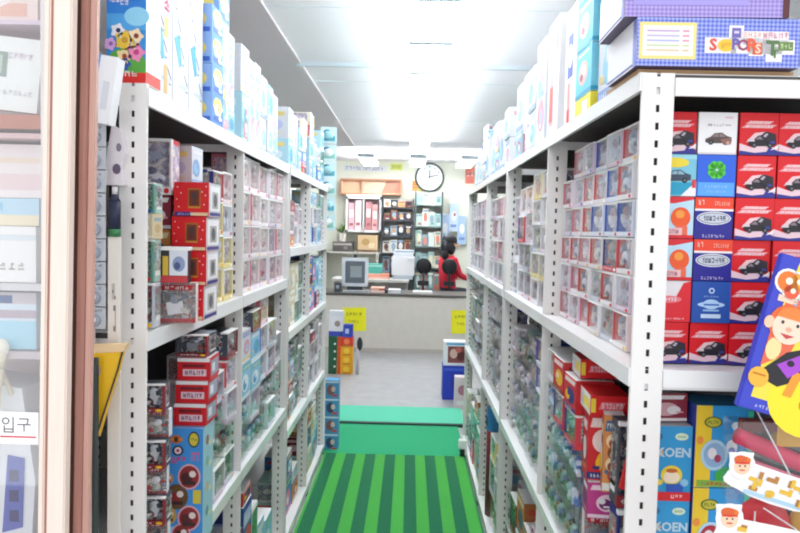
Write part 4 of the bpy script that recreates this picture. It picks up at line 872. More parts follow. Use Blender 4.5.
# ------------------------------------------------------------------ things between the brown jamb and the left rack
mb = MB(); mb.box(-.0115, .0115, 0, .006, 0, 1.341, '#e6dfd6'); mb.ticks(0, 1.24, .008, .03, 2, '#8a8078', -.0005, 3); mb.ticks(.001, 1.19, .007, .05, 1, '#9a9088', -.0005, 4)
o = mb.build('narrow_board'); o.location = (-.545, 1.272, 0); tag(o, 'narrow cream board standing between brown jamb and nearest left post', 'board')
t = thing('dark_bottle', 'dark navy bottle with green foot on top of the narrow cream board', 'bottle', (-.5455, 1.276, 1.3415))
mb = MB(); mb.cyl((0, 0, .014), (0, 0, .065), .0105, .0105, '#1f2440', 14); mb.cyl((0, 0, .065), (0, 0, .078), .0105, .005, '#1f2440', 14); mb.build('bottle_body', t, True)
mb = MB(); mb.cyl((0, 0, 0), (0, 0, .014), .0107, .0107, '#2f7a48', 14); mb.build('bottle_foot', t, True); mb = MB(); mb.cyl((0, 0, .078), (0, 0, .092), .005, .005, '#d8d4d6', 10); mb.build('bottle_cap', t, True)
t = thing('hanging_blister_strip', 'long silver-grey strip of blister packs hanging beside the brown jamb', 'blister pack', (-.583, 1.262, 1.17))
for i in range(9):
    mb = MB(); mb.box(-.024, .024, .006, .008, .042*i, .042*i + .040, '#c4c8ce'); mb.ticks(0, .042*i + .034, .036, .005, 4, '#7c828e', .0055, i); mb.build('backing_card', t)
    mb = MB(); mb.ell((0, .003, .042*i + .016), (.017, .006, .013), '#9aa2ae', 10, 6); mb.ell((.004, -.002, .042*i + .018), (.006, .004, .006), '#dfe3e8', 8, 5); mb.build('packed_toy', t, True)
t = thing('hanging_pouch', 'yellow pouch with dark zip edge in front of the narrow cream board', 'bag', (-.541, 1.235, .985)); 
mb = MB(); mb.prism([(-.027, 0), (-.020, -.01), (.0, .06), (.018, .118), (.027, .155), (-.027, .150)], 0, .018, '#f0bc14'); mb.build('pouch', t, bevel=.003)
mb = MB(); mb.prism([(-.029, .146), (.030, .150), (.034, .164), (-.029, .160)], -.001, .019, '#e8c89a'); mb.build('pouch_top', t)
mb = MB(); mb.tube([(-.019, -.002, -.006), (.002, -.002, .062), (.020, -.002, .118), (.028, -.002, .15)], .0018, '#3a3430', 6); mb.build('zip', t); mb = MB(); mb.disc(-.02, .115, .008, .014, '#c8a8a0', -.0008); mb.build('pouch_print', t)
mb = MB(); mb.cyl((-.557, 1.222, 0), (-.557, 1.222, 1.125), .006, .006, '#26302c', 12); tag(mb.build('dark_pole', None, True), 'thin dark green pole standing against the brown jamb', 'pole')
mb = MB(); mb.box(-.024, .024, 0, .03, 0, .12, '#f4f4f6'); mb.rect(-.015, .07, .016, .1, '#4f9ad8'); mb.rect(-.015, .03, .014, .03, '#8fc0e8', -.0008); mb.rect(.01, .05, .012, .05, '#dfe2e8')
o = mb.build('hanging_small_box'); o.location = (-.568, 1.245, 1.546); o.rotation_euler = (0, .15, 0); tag(o, 'small white and blue box wedged above the silver strip beside left post', 'toy box')
mb = MB(); mb.prism([(-.022, 0), (.014, .0), (.006, .03), (.015, .06), (.008, .1), (-.010, .112), (-.018, .06)], 0, .02, '#e6dee2'); mb.disc(.0, .03, .008, .01, '#6a5a72', -.0006, 10); mb.disc(.004, .07, .005, .008, '#8a7c94', -.0006, 10)
o = mb.build('hanging_plush_pack', bevel=.003); o.location = (-.548, 1.290, 1.437); tag(o, 'crumpled pale packet hanging above the dark bottle', 'packet')

# ------------------------------------------------------------------ goods behind the glass leaf
ds = thing('display_stand', 'white display stand with brown plank behind the glass door leaf', 'display stand', (-.64, 1.14, 0))
for z, c, t_ in ((1.693, '#d8c4d4', .007), (1.540, '#b86a52', .023), (1.510, '#d8b4b4', .008), (1.262, '#d8d4d8', .012), (1.148, '#c8bcc0', .012), (.80, '#d4d0d2', .015), (.5, '#d4d0d2', .015)):
    mb = MB(); mb.box(-.70, .03, 0, .155, z - t_, z, c); mb.build('shelf', ds)
for x in (-.72, .03):
    mb = MB(); mb.box(x, x + .018, 0, .155, 0, 1.9, '#e8e0de'); mb.build('side_panel', ds)
mb = MB(); mb.box(-.72, .048, .155, .16, 0, 1.9, '#e6d8d6'); mb.build('back_panel', ds)
def flat(name, x0, x1, z0, z1, y, d, c, label, cat, draw=None, tilt=0):
    mb = MB(); mb.box(x0 - (x0 + x1)/2, x1 - (x0 + x1)/2, 0, d, 0, z1 - z0, c)
    if draw: draw(mb, x1 - x0, z1 - z0)
    o = mb.build(name); o.location = ((x0 + x1)/2, y, z0); o.rotation_euler = (0, tilt, 0); return tag(o, label, cat)
flat('toy_carton', -.80, -.625, 1.694, 1.80, 1.16, .09, '#f2dcd6', 'peach carton on the highest board behind the glass', 'toy box', lambda m, w, h: (m.disc(0, h*.5, w*.3, h*.3, '#f6e8e4'), m.rect(w*.2, h*.2, w*.4, h*.2, '#e8b4a0'), m.disc(-w*.3, h*.6, w*.1, h*.2, '#f4f0ee'), m.rect(0, h*.85, w, h*.1, '#e8c8cc')))
flat('framed_leaflet', -.79, -.622, 1.552, 1.672, 1.150, .012, '#eef0ec', 'tilted pale leaflet with small grey photo behind the glass', 'leaflet', lambda m, w, h: (m.rect(w*.02, h*.62, w*.3, h*.34, '#8a9a90'), m.rect(w*.02, h*.62, w*.2, h*.24, '#b8c8bc', -.0008), m.rect(w*.05, h*.6, w*.05, h*.16, '#4a5a54', -.001), m.ticks(w*.3, h*.25, w*.3, h*.06, 6, '#c8c8d0', -.0006, 2), m.ticks(w*.3, h*.75, w*.25, h*.08, 5, '#d8c4d8', -.0006, 3)), .10)
flat('toy_carton', -.80, -.625, 1.405, 1.495, 1.17, .08, '#f4e8e6', 'wide cream-pink carton hung under the brown plank behind the glass', 'toy box', lambda m, w, h: (m.rect(0, h*.3, w, h*.3, '#ecd4d4'), m.rect(0, h*.7, w, h*.1, '#f0dcc8')))
flat('toy_carton', -.80, -.625, 1.358, 1.404, 1.162, .08, '#b8dcee', 'thin cyan and cream carton under the cream-pink one behind the glass', 'toy box', lambda m, w, h: (m.rect(0, h*.2, w, h*.4, '#efe2c4'), m.rect(-w*.1, h*.7, w*.5, h*.3, '#8fcce4', -.0008)))
flat('toy_carton', -.80, -.625, 1.263, 1.357, 1.152, .10, '#f4f4f2', 'white carton with grey lettering on the middle board behind the glass', 'toy box', lambda m, w, h: (m.ticks(0, h*.3, w*.8, h*.16, 9, '#b8b8ac', -.0006, 3), m.rect(0, h*.8, w, h*.1, '#dfe6ea')))
flat('toy_carton', -.80, -.625, 1.150, 1.246, 1.152, .10, '#d6e4ee', 'striped carton with red and blue dots behind the glass', 'toy box', lambda m, w, h: (m.rect(0, h*.9, w, h*.2, '#ccc2c8'), m.disc(0, h*.88, w*.05, h*.09, '#c83c50', -.0008), m.rect(w*.2, h*.88, w*.14, h*.14, '#3a5a90', -.0008), m.rect(0, h*.62, w, h*.14, '#b8a8b4'), m.rect(0, h*.25, w, h*.5, '#a8d8ea', -.0006)))
t = thing('white_bag', 'white carrier bag holding a purple-blue book behind the entrance sticker', 'bag', (-.70, 1.16, .801))
mb = MB(); mb.prism([(-.08, 0), (.06, 0), (.068, .12), (.045, .28), (-.08, .30)], 0, .09, '#eceef2'); mb.build('bag_body', t, bevel=.006); mb = MB(); mb.tube([(-.05, -.004, .28), (-.03, -.004, .315), (.01, -.004, .32), (.03, -.004, .27)], .004, '#e4dcc4', 8); mb.build('bag_handle', t)
mb = MB(); mb.prism([(.012, .03), (.046, .04), (.05, .16), (.022, .165)], -.003, 0, '#5560b4'); 
for k in range(3): mb.rect(.033, .06 + .035*k, .016, .02, '#2f2a6a', -.0036)
mb.prism([(-.03, .02), (.0, .16), (.008, .16), (-.018, .02)], -.002, 0, '#c0c4d4'); mb.disc(.045, .018, .006, .006, '#e8948a', -.001); mb.build('bag_print', t)
t = thing('cream_vase', 'cream curved toy with pale green foot behind the door glass above the sticker', 'toy', (-.68, 1.135, 1.02))
mb = MB(); mb.tube([(-.008, 0, 0), (-.006, 0, .05), (.0, 0, .10), (.006, 0, .13)], .009, '#efe8cc', 12); mb.ell((.006, 0, .135), (.012, .01, .016), '#f6f2e4', 12, 8); mb.build('toy_body', t, True); mb = MB(); mb.cyl((-.008, 0, -.03), (-.008, 0, .0), .010, .010, '#c8c88a', 12); mb.build('toy_foot', t, True)

# ------------------------------------------------------------------ far end: goods on the floor before the counter
def block(name, x0, x1, y0, y1, z0, z1, c, label, cat, draw=None, group=None, rz=0):
    mb = MB(); w = x1 - x0; h = z1 - z0; mb.box(-w/2, w/2, 0, y1 - y0, 0, h, c)
    if draw: draw(mb, w, h)
    o = mb.build(name); o.location = ((x0 + x1)/2, y0, z0); o.rotation_euler = (0, 0, rz); return tag(o, label, cat, group)
for i, t in enumerate(('lowest', 'second', 'third', 'fourth')):
    z = .001 + .088*i
    block('flat_toy_box', -.66, -.515, 6.50, 6.62, z, z + .087, '#e8a818' if i < 3 else '#d83a24', f'yellow box in the pile by the counter, {t} from the floor' if i < 3 else 'red box topping the yellow pile by the counter', 'toy box', lambda m, w, h: (m.rect(-w*.38, h*.5, w*.2, h, '#c8481c'), m.disc(w*.1, h*.55, w*.2, h*.3, '#f0c840' if i < 3 else '#ee7a4a'), m.rect(w*.1, h*.12, w*.5, h*.12, '#b87a18', -.0008)), 'yellow boxes piled before the counter')
block('slim_toy_box', -.745, -.668, 6.50, 6.60, .001, .36, '#1f5a3c', 'dark green upright box beside the yellow pile near the counter', 'toy box', lambda m, w, h: [m.disc(w*.3, h*(.2 + .2*k), w*.14, h*.03, '#e8ece8') for k in range(4)])
block('toy_carton', -.745, -.610, 6.50, 6.60, .361, .60, '#ecebee', 'white carton standing on the dark green box by the counter', 'toy box', lambda m, w, h: (m.rect(0, h*.1, w, h*.2, '#3a4ab4'), m.disc(w*.1, h*.5, w*.2, h*.12, '#a89a94'), m.rect(0, h*.86, w*.8, h*.12, '#e2e6ec')))
block('toy_carton', -.605, -.520, 6.50, 6.60, .354, .47, '#2f48b8', 'small blue box on top of the red box by the counter', 'toy box', lambda m, w, h: m.rect(-w*.1, h*.5, w*.4, h*.4, '#b8c8ec'))
t = thing('hand_pump', 'small dark handle on pale upright tube right of the yellow pile', 'toy', (-.45, 6.52, .001))
mb = MB(); mb.cyl((-.02, 0, 0), (-.02, 0, .24), .018, .014, '#c8c4cc', 12); mb.build('tube_body', t, True); mb = MB(); mb.ell((.0, 0, .29), (.028, .025, .065), '#2c3038', 12, 8); mb.build('handle', t, True)
block('boxed_playset', .30, .50, 5.62, 5.74, .28, .475, '#f2f2f4', 'white-framed playset box with red picture right of the aisle end', 'toy box', lambda m, w, h: (m.rect(w*.04, h*.46, w*.76, h*.7, '#8a4a48'), m.disc(-w*.1, h*.5, w*.16, h*.2, '#d8b8a8', -.0008), m.disc(w*.2, h*.4, w*.18, h*.2, '#5a2a2c', -.0008), m.disc(w*.1, h*.66, w*.12, h*.12, '#c86a5a', -.001), m.rect(0, h*.9, w*.8, h*.1, '#6ab4e0', -.0006)))
block('storage_box', .295, .47, 5.60, 5.80, .001, .278, '#2038b0', 'deep blue box under the white-framed playset', 'box', lambda m, w, h: (m.rect(0, h*.9, w*.9, h*.08, '#3f5cd0'), m.rect(w*.1, h*.5, w*.4, h*.3, '#1a2c90')))
block('toy_carton', .375, .49, 5.30, 5.40, .001, .25, '#e8d4d8', 'pale pink carton in front of the deep blue box', 'toy box', lambda m, w, h: (m.disc(0, h*.6, w*.3, h*.16, '#b87a8a'), m.rect(0, h*.2, w*.7, h*.14, '#f6f0f0')))
for i in range(4):
    block('pillar_toy_box', -.497, -.415, 4.215, 4.30, .001 + .11*i, .11 + .11*i, '#4f9ac8', f"blue picture box at the far end of left rack, {['lowest', 'second', 'third', 'top'][i]} of its column", 'toy box', lambda m, w, h: (m.disc(-w*.1, h*.45, w*.3, h*.3, '#8a5a5a' if i % 2 else '#3a4a6a'), m.disc(w*.1, h*.5, w*.16, h*.16, '#d8c8c0', -.0008), m.rect(0, h*.9, w, h*.1, '#d0e6f0'), m.rect(w*.2, h*.14, w*.4, h*.12, '#d84a50')), 'blue boxes at the left rack end')
t = thing('hanging_pack_strip', 'column of aqua packs hanging at the far end of the left rack', 'blister pack', (-.506, 4.225, 1.36))
for i in range(6):
    mb = MB(); mb.box(-.05, .05, .004, .006, .105*i, .105*i + .1, '#d8eef2'); mb.rect(0, .105*i + .03, .08, .03, '#58b4c8' if i % 2 else '#8fd0c0', .0035); mb.disc(-.01, .105*i + .07, .02, .015, '#3a8aa8', .0035); mb.build('backing_card', t)
    mb = MB(); mb.ell((0, .0, .105*i + .05), (.03, .014, .026), '#a8dce4' if i % 2 else '#e6f2f2', 10, 6); mb.build('packed_toy', t, True)
t = thing('floor_roller', 'white bracket with black roller foot at the right mat edge', 'caster', (.345, 4.12, .013), 0)
mb = MB(); mb.box(-.02, .028, 0, .05, .048, .10, '#f2f2f2'); mb.box(.018, .028, 0, .05, .012, .05, '#f2f2f2'); mb.build('bracket', t, bevel=.003); mb = MB(); mb.cyl((-.012, .025, .0245), (.016, .025, .0245), .0245, .0245, '#1c1c20', 18); mb.build('wheel', t, True)

# ------------------------------------------------------------------ counter and what stands on it
ct = thing('counter', 'long pale counter with dark top edge across the back of the shop', 'counter', (0, 7.73, 0))
mb = MB(); mb.box(-1.6, 1.5, 0, .55, .0, .635, grain('counter_laminate', '#d6d0c6', '#dcd6cc', (4, 4, 4), .5)); mb.build('counter_body', ct); mb = MB(); mb.box(-1.62, 1.52, -.015, .57, .635, .662, '#5a5550'); mb.build('counter_top', ct, bevel=.003)
mb = MB(); mb.box(-1.6, 1.5, -.004, 0, .0, .05, '#bcb6ae'); mb.build('kick_strip', ct)
def note(m, w, h):
    m.ticks(w*.0, h*.72, w*.7, h*.12, 5, '#8a8a1c', -.0006, 3); m.ticks(-w*.05, h*.42, w*.5, h*.12, 4, '#a8a42a', -.0006, 6)
for x0, x1, lab in ((-.728, -.466, 'yellow notice taped to the counter front, left one over the toys'), (.49, .74, 'yellow notice taped to the counter front, right one by the rack')):
    o = block('notice_sign', x0, x1, 7.726, 7.7285, .235, .500, '#f2ee18', lab, 'notice', note, 'yellow notices on the counter'); o.rotation_euler = (0, -.03, 0)
mn = thing('computer_monitor', 'grey box-shaped monitor in a pale frame on the counter', 'monitor', (-.615, 7.90, .663), .08)
mb = MB(); mb.box(-.15, .15, 0, .03, .06, .39, '#d6dce0'); mb.box(-.11, .11, .03, .24, .08, .34, '#c4cacf'); mb.build('housing', mn, bevel=.006); mb = MB(); mb.box(-.112, .112, -.003, .0, .10, .35, col('#5c6670', .15)); mb.rect(.01, .23, .13, .13, '#8f9a9e', -.0035); mb.build('screen', mn); mb = MB(); mb.box(-.09, .09, .02, .16, 0, .06, '#3c444c'); mb.build('stand', mn); mb = MB(); mb.box(-.02, .02, .02, .06, .39, .43, '#2a2e34'); mb.build('camera_clip', mn)
block('keyboard_tray', -.74, -.44, 7.78, 7.87, .663, .685, '#c8ccd0', 'pale keyboard lying before the monitor', 'keyboard', lambda m, w, h: m.ticks(0, h*.5, w*.9, h*.6, 14, '#8a9096', -.0006, 2))
block('paper_stack', -.43, -.24, 7.82, 8.02, .663, .72, '#f0b8a4', 'salmon paper stack beside the monitor', 'papers', lambda m, w, h: (m.rect(0, h*.3, w, h*.2, '#f6f0ee'), m.rect(w*.2, h*.7, w*.4, h*.3, '#d85a3c')))
block('paper_stack', -.23, -.09, 7.85, 8.02, .663, .70, '#e8eaee', 'white paper stack in the middle of the counter', 'papers', lambda m, w, h: m.rect(0, h*.5, w, h*.2, '#bcc4cc'))
block('card_terminal', -.27, -.235, 7.80, 7.815, .663, .735, '#2a2e38', 'small dark card terminal between the paper stacks', 'terminal', lambda m, w, h: m.rect(0, h*.65, w*.7, h*.3, '#8a98a4'))
block('paper_stack', .05, .27, 7.85, 8.05, .663, .685, '#f2f2f0', 'white paper stack in front of the round-backed stool', 'papers', lambda m, w, h: m.rect(0, h*.5, w, h*.3, '#d8dade'))
block('blue_folder', -.84, -.77, 7.82, 7.90, .663, .76, '#3a444e', 'dark folder holder at the left end by the monitor', 'folder', lambda m, w, h: m.rect(0, h*.6, w*.5, h*.4, '#9aa4ac'))
# work desk behind
dk = thing('back_desk', 'pale desk behind the counter under the shelf racks', 'desk', (-.45, 8.95, 0))
mb = MB(); mb.box(-.55, .45, 0, .5, .70, .735, '#dcdad4'); mb.build('desk_top', dk)
for x in (-.53, .41): mb = MB(); mb.box(x, x + .03, .02, .48, 0, .70, '#b8b8b4'); mb.build('side_panel', dk)
mb = MB(); mb.box(-.50, .41, .45, .47, .1, .70, '#c8c8c4'); mb.build('back_panel', dk)
block('office_box', -.55, -.26, 9.05, 9.3, .736, .80, '#f0a088', 'salmon box on the desk behind the counter', 'box', lambda m, w, h: m.rect(0, h*.2, w, h*.2, '#f6dcd2'))
block('office_box', -.56, -.36, 9.1, 9.3, .801, .93, '#58c0b0', 'teal box on top of the salmon box behind the counter', 'box', lambda m, w, h: m.rect(0, h*.8, w, h*.2, '#a8e0d4'))
pr = thing('office_printer', 'white printer on the desk behind the counter', 'printer', (-.08, 9.08, .736))
mb = MB(); mb.box(-.15, .15, 0, .3, .05, .30, '#f0f0f2'); mb.build('printer_body', pr, bevel=.008); mb = MB(); mb.box(-.13, .13, -.02, .28, 0, .05, '#b4bcc4'); mb.build('paper_tray', pr); mb = MB(); mb.box(-.13, .13, .02, .28, .30, .34, '#e2e6ea'); mb.build('printer_lid', pr)
block('letter_tray', -.20, .06, 9.12, 9.34, 1.077, 1.12, '#e4e8ee', 'pale tray with papers on the white printer', 'tray', lambda m, w, h: m.rect(0, h*.5, w*.9, h*.3, '#8fa0b4'))
# ------------------------------------------------------------------ shelf racks and fittings against the back wall
def goods_rack(name, label, x0, x1, y, zs, top, c, pal, group, tag_word, ncol):
    rt = thing(name, label, 'shelf rack', ((x0 + x1)/2, y, 0)); w = x1 - x0
    for sx in (-w/2, w/2 - .015):
        mb = MB(); mb.box(sx, sx + .015, 0, .2, 0, top, c); mb.build('upright', rt)
    mb = MB(); mb.box(-w/2, w/2, .196, .2, 0, top, '#c8c6c0'); mb.build('back_panel', rt)
    r = random.Random(len(label))
    for k, z in enumerate(zs):
        mb = MB(); mb.box(-w/2 + .015, w/2 - .015, 0, .196, z - .018, z, c); mb.build('shelf', rt)
        zt = zs[k + 1] - .02 if k + 1 < len(zs) else top
        cw = (w - .04)/ncol
        for i in range(ncol):
            h = min((zt - z)*r.uniform(.6, .92), .26); cc = r.choice(pal); c2 = r.choice(pal)
            block('boxed_goods', x0 + .02 + cw*i + .003, x0 + .02 + cw*(i + 1) - .003, y + .02 + r.uniform(0, .03), y + .16, z + .001, z + h, cc, f"small box on the {tag_word} rack, {['bottom', 'second', 'third', 'fourth', 'fifth', 'sixth'][k]} shelf, {['leftmost', 'second', 'third', 'fourth', 'fifth'][i]} along", 'box', lambda m, w_, h_: (m.disc(0, h_*.5, w_*.32, h_*.28, c2), m.rect(0, h_*.86, w_*.8, h_*.12, r.choice(pal), -.0008), m.rect(w_*.1, h_*.2, w_*.5, h_*.16, r.choice(pal), -.0008)), group)
goods_rack('goods_rack', 'dark shelf rack of mixed goods on the back wall, left of the clock', -.40, .045, 9.72, (.45, .78, 1.06, 1.30, 1.52, 1.70), 1.82, '#4a4a50', ['#6a4a42', '#a88a6a', '#d8d4d0', '#4a4a58', '#c89a6a', '#8fa8b8', '#e8e2da', '#7a3c3c', '#2f3440'], 'goods on the dark back rack', 'dark', 4)
goods_rack('goods_rack', 'grey shelf rack of teal goods on the back wall under the clock', .06, .455, 9.72, (.55, .86, 1.16, 1.44, 1.74), 1.93, '#5c6a68', ['#9cc4c4', '#d8e4e0', '#6a9a98', '#e6dcc0', '#b8ccc0', '#c87a6a', '#8a9aa4', '#efeee4'], 'goods on the grey back rack', 'grey', 4)
block('dark_pillar', .005, .075, 9.30, 9.36, 0, 1.24, '#4a5650', 'slim dark green post beside the office chairs behind the counter', 'post')
cb = thing('wall_hung_cabinet', 'white frame holding pink goods on the back wall', 'cabinet', (-.66, 9.78, 1.34))
for a in ((-.25, -.22, 0, .5), (.22, .25, 0, .5), (-.01, .01, 0, .5), (-.25, .25, .47, .53), (-.25, .25, 0, .03)):
    mb = MB(); mb.box(a[0], a[1], 0, .2, a[2], a[3], '#f2efee'); mb.build('frame_bar', cb)
mb = MB(); mb.box(-.25, .25, .2, .21, 0, .53, '#e8d4d4'); mb.build('back_panel', cb)
for i, (x0, x1, h, c) in enumerate(((-.87, -.79, .38, '#e8b4bc'), (-.78, -.69, .42, '#f0d8da'), (-.63, -.55, .40, '#c88a8c'), (-.54, -.46, .36, '#d8a0a0'))):
    block('boxed_goods', x0, x1, 9.80, 9.95, 1.371, 1.371 + h, c, f"pink-toned box inside the white wall frame, {['leftmost', 'second', 'third', 'rightmost'][i]}", 'box', lambda m, w, h_: (m.rect(0, h_*.6, w*.7, h_*.3, '#f2e6e4'), m.rect(0, h_*.2, w*.6, h_*.1, '#a85a60')), 'pink boxes in the white wall frame')
fp = thing('wall_hung_showcase', 'orange-brown framed showcase high on the back wall', 'showcase', (-.57, 9.84, 1.87))
for a in ((-.43, .43, .205, .225), (-.43, .43, 0, .02), (-.43, -.41, .02, .205), (.41, .43, .02, .205), (-.14, -.12, .02, .205)):
    mb = MB(); mb.box(a[0], a[1], 0, .15, a[2], a[3], '#c48a68'); mb.build('frame_bar', fp)
mb = MB(); mb.box(-.43, .43, .15, .155, 0, .225, '#e8c4a8'); mb.build('back_panel', fp); mb = MB(); mb.box(-.41, -.14, .06, .065, .02, .205, '#ecc09c'); mb.build('left_picture', fp); mb = MB(); mb.box(-.12, .41, .06, .065, .02, .205, '#e8ccae'); mb.prism([(.15, .03), (.41, .03), (.41, .2), (.22, .2)], .0595, .06, '#c88c74'); mb.build('right_picture', fp)
block('wall_sign', -.97, -.37, 9.985, 9.998, 2.215, 2.295, '#dfe2e6', 'long pale sign strip with grey lettering near the ceiling', 'sign', lambda m, w, h: m.ticks(0, h*.5, w*.9, h*.6, 12, '#8a94a0', -.0006, 2))
block('wall_sign', -.30, -.13, 9.985, 9.998, 2.24, 2.33, '#d4dc6a', 'small yellow-green sign high on the back wall beside the clock', 'sign', lambda m, w, h: m.ticks(0, h*.5, w*.8, h*.5, 4, '#8a9a3a', -.0006, 4))
block('wall_sign', .775, .90, 9.985, 9.998, 2.07, 2.30, '#e07a6a', 'faded red sign at the right end of the back wall', 'sign', lambda m, w, h: m.ticks(0, h*.6, w*.8, h*.3, 2, '#f4d8d0', -.0006, 4))
for i, (x, c) in enumerate(((.02, '#f0a85a'), (.10, '#f0d86a'))): block('wall_sticker', x, x + .07, 9.99, 9.998, 1.95, 2.09, c, ('orange' if i == 0 else 'yellow') + ' sticker on the back wall below the clock', 'sticker', lambda m, w, h: (m.rect(0, h*.35, w*.7, h*.1, '#c8503c'), m.rect(0, h*.65, w*.7, h*.1, '#e8743c')))
ck = thing('wall_clock', 'round white wall clock with dark rim', 'clock', (.262, 9.965, 2.145))
mb = MB(); mb.cyl((0, .03, 0), (0, 0, 0), .185, .185, '#f4f6f4', 40); mb.build('dial', ck)
mb = MB()
for i in range(48):
    a, b = 2*PI*i/48, 2*PI*(i + 1)/48
    mb.cyl((.195*math.cos(a), .008, .195*math.sin(a)), (.195*math.cos(b), .008, .195*math.sin(b)), .015, .015, '#4a5254', 8)
mb.build('rim', ck, True); mb = MB(); mb.prism([(-.006, -.02), (.006, -.02), (.004, .1), (-.004, .1)], -.006, -.003, '#2a2a2a'); mb.prism([(-.02, -.005), (.12, .03), (.12, .038), (-.02, .007)], -.009, -.006, '#2a2a2a'); mb.build('hands', ck)
mb = MB()
for i in range(12): a = PI*i/6; mb.disc(.15*math.cos(a), .15*math.sin(a), .008, .008, '#5a5a5a', -.001, 8)
mb.build('hour_marks', ck)
# hanging pale blue packs, plant, baskets
for i, (x, z0, z1, c, d_) in enumerate(((.50, 1.18, 1.62, '#b8cdea', 'lower'), (.62, 1.38, 1.78, '#cfe0f2', 'higher'), (.74, 1.20, 1.60, '#a8c4e4', 'rightmost'))):
    block('hanging_blue_pack', x - .06, x + .06, 9.93, 9.97, z0, z1, c, f'pale blue pack hanging on the back wall beyond the person, {d_} one', 'pack', lambda m, w, h: (m.disc(0, h*.55, w*.3, h*.18, '#eef2f8'), m.rect(0, h*.2, w*.7, h*.1, '#7a9ad0'), m.disc(w*.1, h*.6, w*.12, h*.06, '#a83a5c' if i == 1 else '#dfe8f4', -.0008)), 'pale blue packs on the back wall')
hs = thing('side_shelf', 'low shelf board on brackets at the left of the back wall', 'shelf', (-.85, 9.70, 0))
mb = MB(); mb.box(-.40, .44, 0, .3, 1.04, 1.06, '#d8d4cc'); mb.build('board', hs); mb = MB(); mb.box(-.38, -.34, 0, .28, 0, 1.04, '#b4b0a8'); mb.build('leg', hs); mb = MB(); mb.box(.38, .42, 0, .28, 0, 1.04, '#b4b0a8'); mb.build('leg', hs)
block('storage_basket', -.73, -.45, 9.72, 9.94, 1.061, 1.30, '#d0b088', 'tan basket box on the low shelf at the back wall', 'basket', lambda m, w, h: (m.disc(-w*.1, h*.6, w*.2, h*.2, '#b8935c'), m.rect(w*.2, h*.4, w*.3, h*.3, '#e0cba4'), m.rect(0, h*.08, w, h*.12, '#6a5444')))
block('storage_box', -1.08, -.80, 9.72, 9.92, 1.061, 1.20, '#5c5654', 'dark grey box on the low shelf at the far left of the back wall', 'box', lambda m, w, h: (m.rect(0, h*.75, w*.9, h*.2, '#b8b0a8'), m.rect(w*.15, h*.4, w*.2, h*.3, '#8a827c')))
pt = thing('potted_plant', 'small potted plant on the dark grey box at the far left', 'plant', (-.96, 9.80, 1.201))
mb = MB(); mb.cyl((0, 0, 0), (0, 0, .12), .05, .065, '#d8d0c4', 16); mb.build('pot', pt)
mb = MB(); r = random.Random(3)
for i in range(26):
    a = r.uniform(0, 2*PI); e = r.uniform(.3, 1.3); L = r.uniform(.1, .2); d = Vector((math.cos(a)*math.cos(e), math.sin(a)*math.cos(e), math.sin(e))); s_ = d.cross(Vector((0, 0, 1))).normalized()*.016; b0 = Vector((0, 0, .11))
    mb.face([b0, b0 + d*L*.5 + s_, b0 + d*L, b0 + d*L*.5 - s_], ['#7f9a52', '#9ab068', '#5f8050'][i % 3])
mb.build('leaves', pt)

# ------------------------------------------------------------------ round-backed stools and the seated person
def stool(x, y, label, rz):
    t = thing('round_back_stool', label, 'stool', (x, y, 0), rz, 'black round-backed stools behind the counter')
    mb = MB(); mb.ell((0, 0, 0), (.145, .145, .03), '#1f2228', 22, 10, Matrix.Translation((0, 0, .44))); mb.build('seat', t, True)
    mb = MB(); mb.ell((0, -.20, .94), (.098, .028, .10), '#16181d', 20, 12); mb.build('backrest', t, True)
    mb = MB(); mb.tube([(0, -.10, .43), (0, -.215, .56), (0, -.215, .86)], .016, '#2a2d33', 10); mb.build('back_stem', t, True)
    mb = MB(); mb.box(-.07, .07, -.235, -.20, .70, .76, '#20242a'); mb.build('stem_clip', t, bevel=.006)
    mb = MB(); mb.cyl((0, 0, .06), (0, 0, .42), .022, .022, '#8a8d92', 12); mb.build('column', t, True)
    for i in range(5):
        a = 2*PI*i/5; mb = MB(); mb.cyl((0, 0, .075), (.125*math.cos(a), .125*math.sin(a), .055), .018, .012, '#24262b', 8); mb.ell((.125*math.cos(a), .125*math.sin(a), .028), (.026, .026, .027), '#141518', 10, 6); mb.build('leg', t, True)
stool(.18, 8.80, 'empty black round-backed stool behind the counter, beside the dark post', 0)
stool(.50, 8.80, 'black round-backed stool the person in red sits on', .0)

def skin(name, pts, edges, radii, root=0, sub=2):
    me = bpy.data.meshes.new(name); me.from_pydata(pts, edges, []); ob = bpy.data.objects.new(name, me); C.objects.link(ob)
    ob.modifiers.new('skin', 'SKIN'); sv = me.skin_vertices[0].data if me.skin_vertices else None
    if sv is None:
        bm = bmesh.new(); bm.from_mesh(me); bm.verts.layers.skin.verify(); bm.to_mesh(me); bm.free(); sv = me.skin_vertices[0].data
    for i, r in enumerate(radii):
        sv[i].radius = (r, r) if not isinstance(r, tuple) else r; sv[i].use_root = (i == root)
    s_ = ob.modifiers.new('sub', 'SUBSURF'); s_.levels = sub; s_.render_levels = sub
    dg = bpy.context.evaluated_depsgraph_get(); dg.update()
    out = bpy.data.meshes.new_from_object(ob.evaluated_get(dg)); bpy.data.objects.remove(ob)
    return out
pe = thing('person', 'person with dark hair in a red top seated behind the counter', 'person', (.485, 8.85, 0), -1.15)
J = [(0, 0, .60), (0, .0, .72), (0, .01, .86), (0, .02, 1.00), (0, .03, 1.075), (0, .04, 1.13), (0, .05, 1.20), (0, .05, 1.27),   # 0-7 pelvis..head
     (.155, .02, 1.015), (.19, .08, .83), (.15, .28, .76),      # right arm 8-10
     (-.155, .02, 1.015), (-.19, .08, .83), (-.15, .28, .76),   # 11-13
     (.09, .06, .585), (.11, .38, .585), (.11, .40, .12), (.11, .50, .06),   # 14-17
     (-.09, .06, .585), (-.11, .38, .585), (-.11, .40, .12), (-.11, .50, .06)]
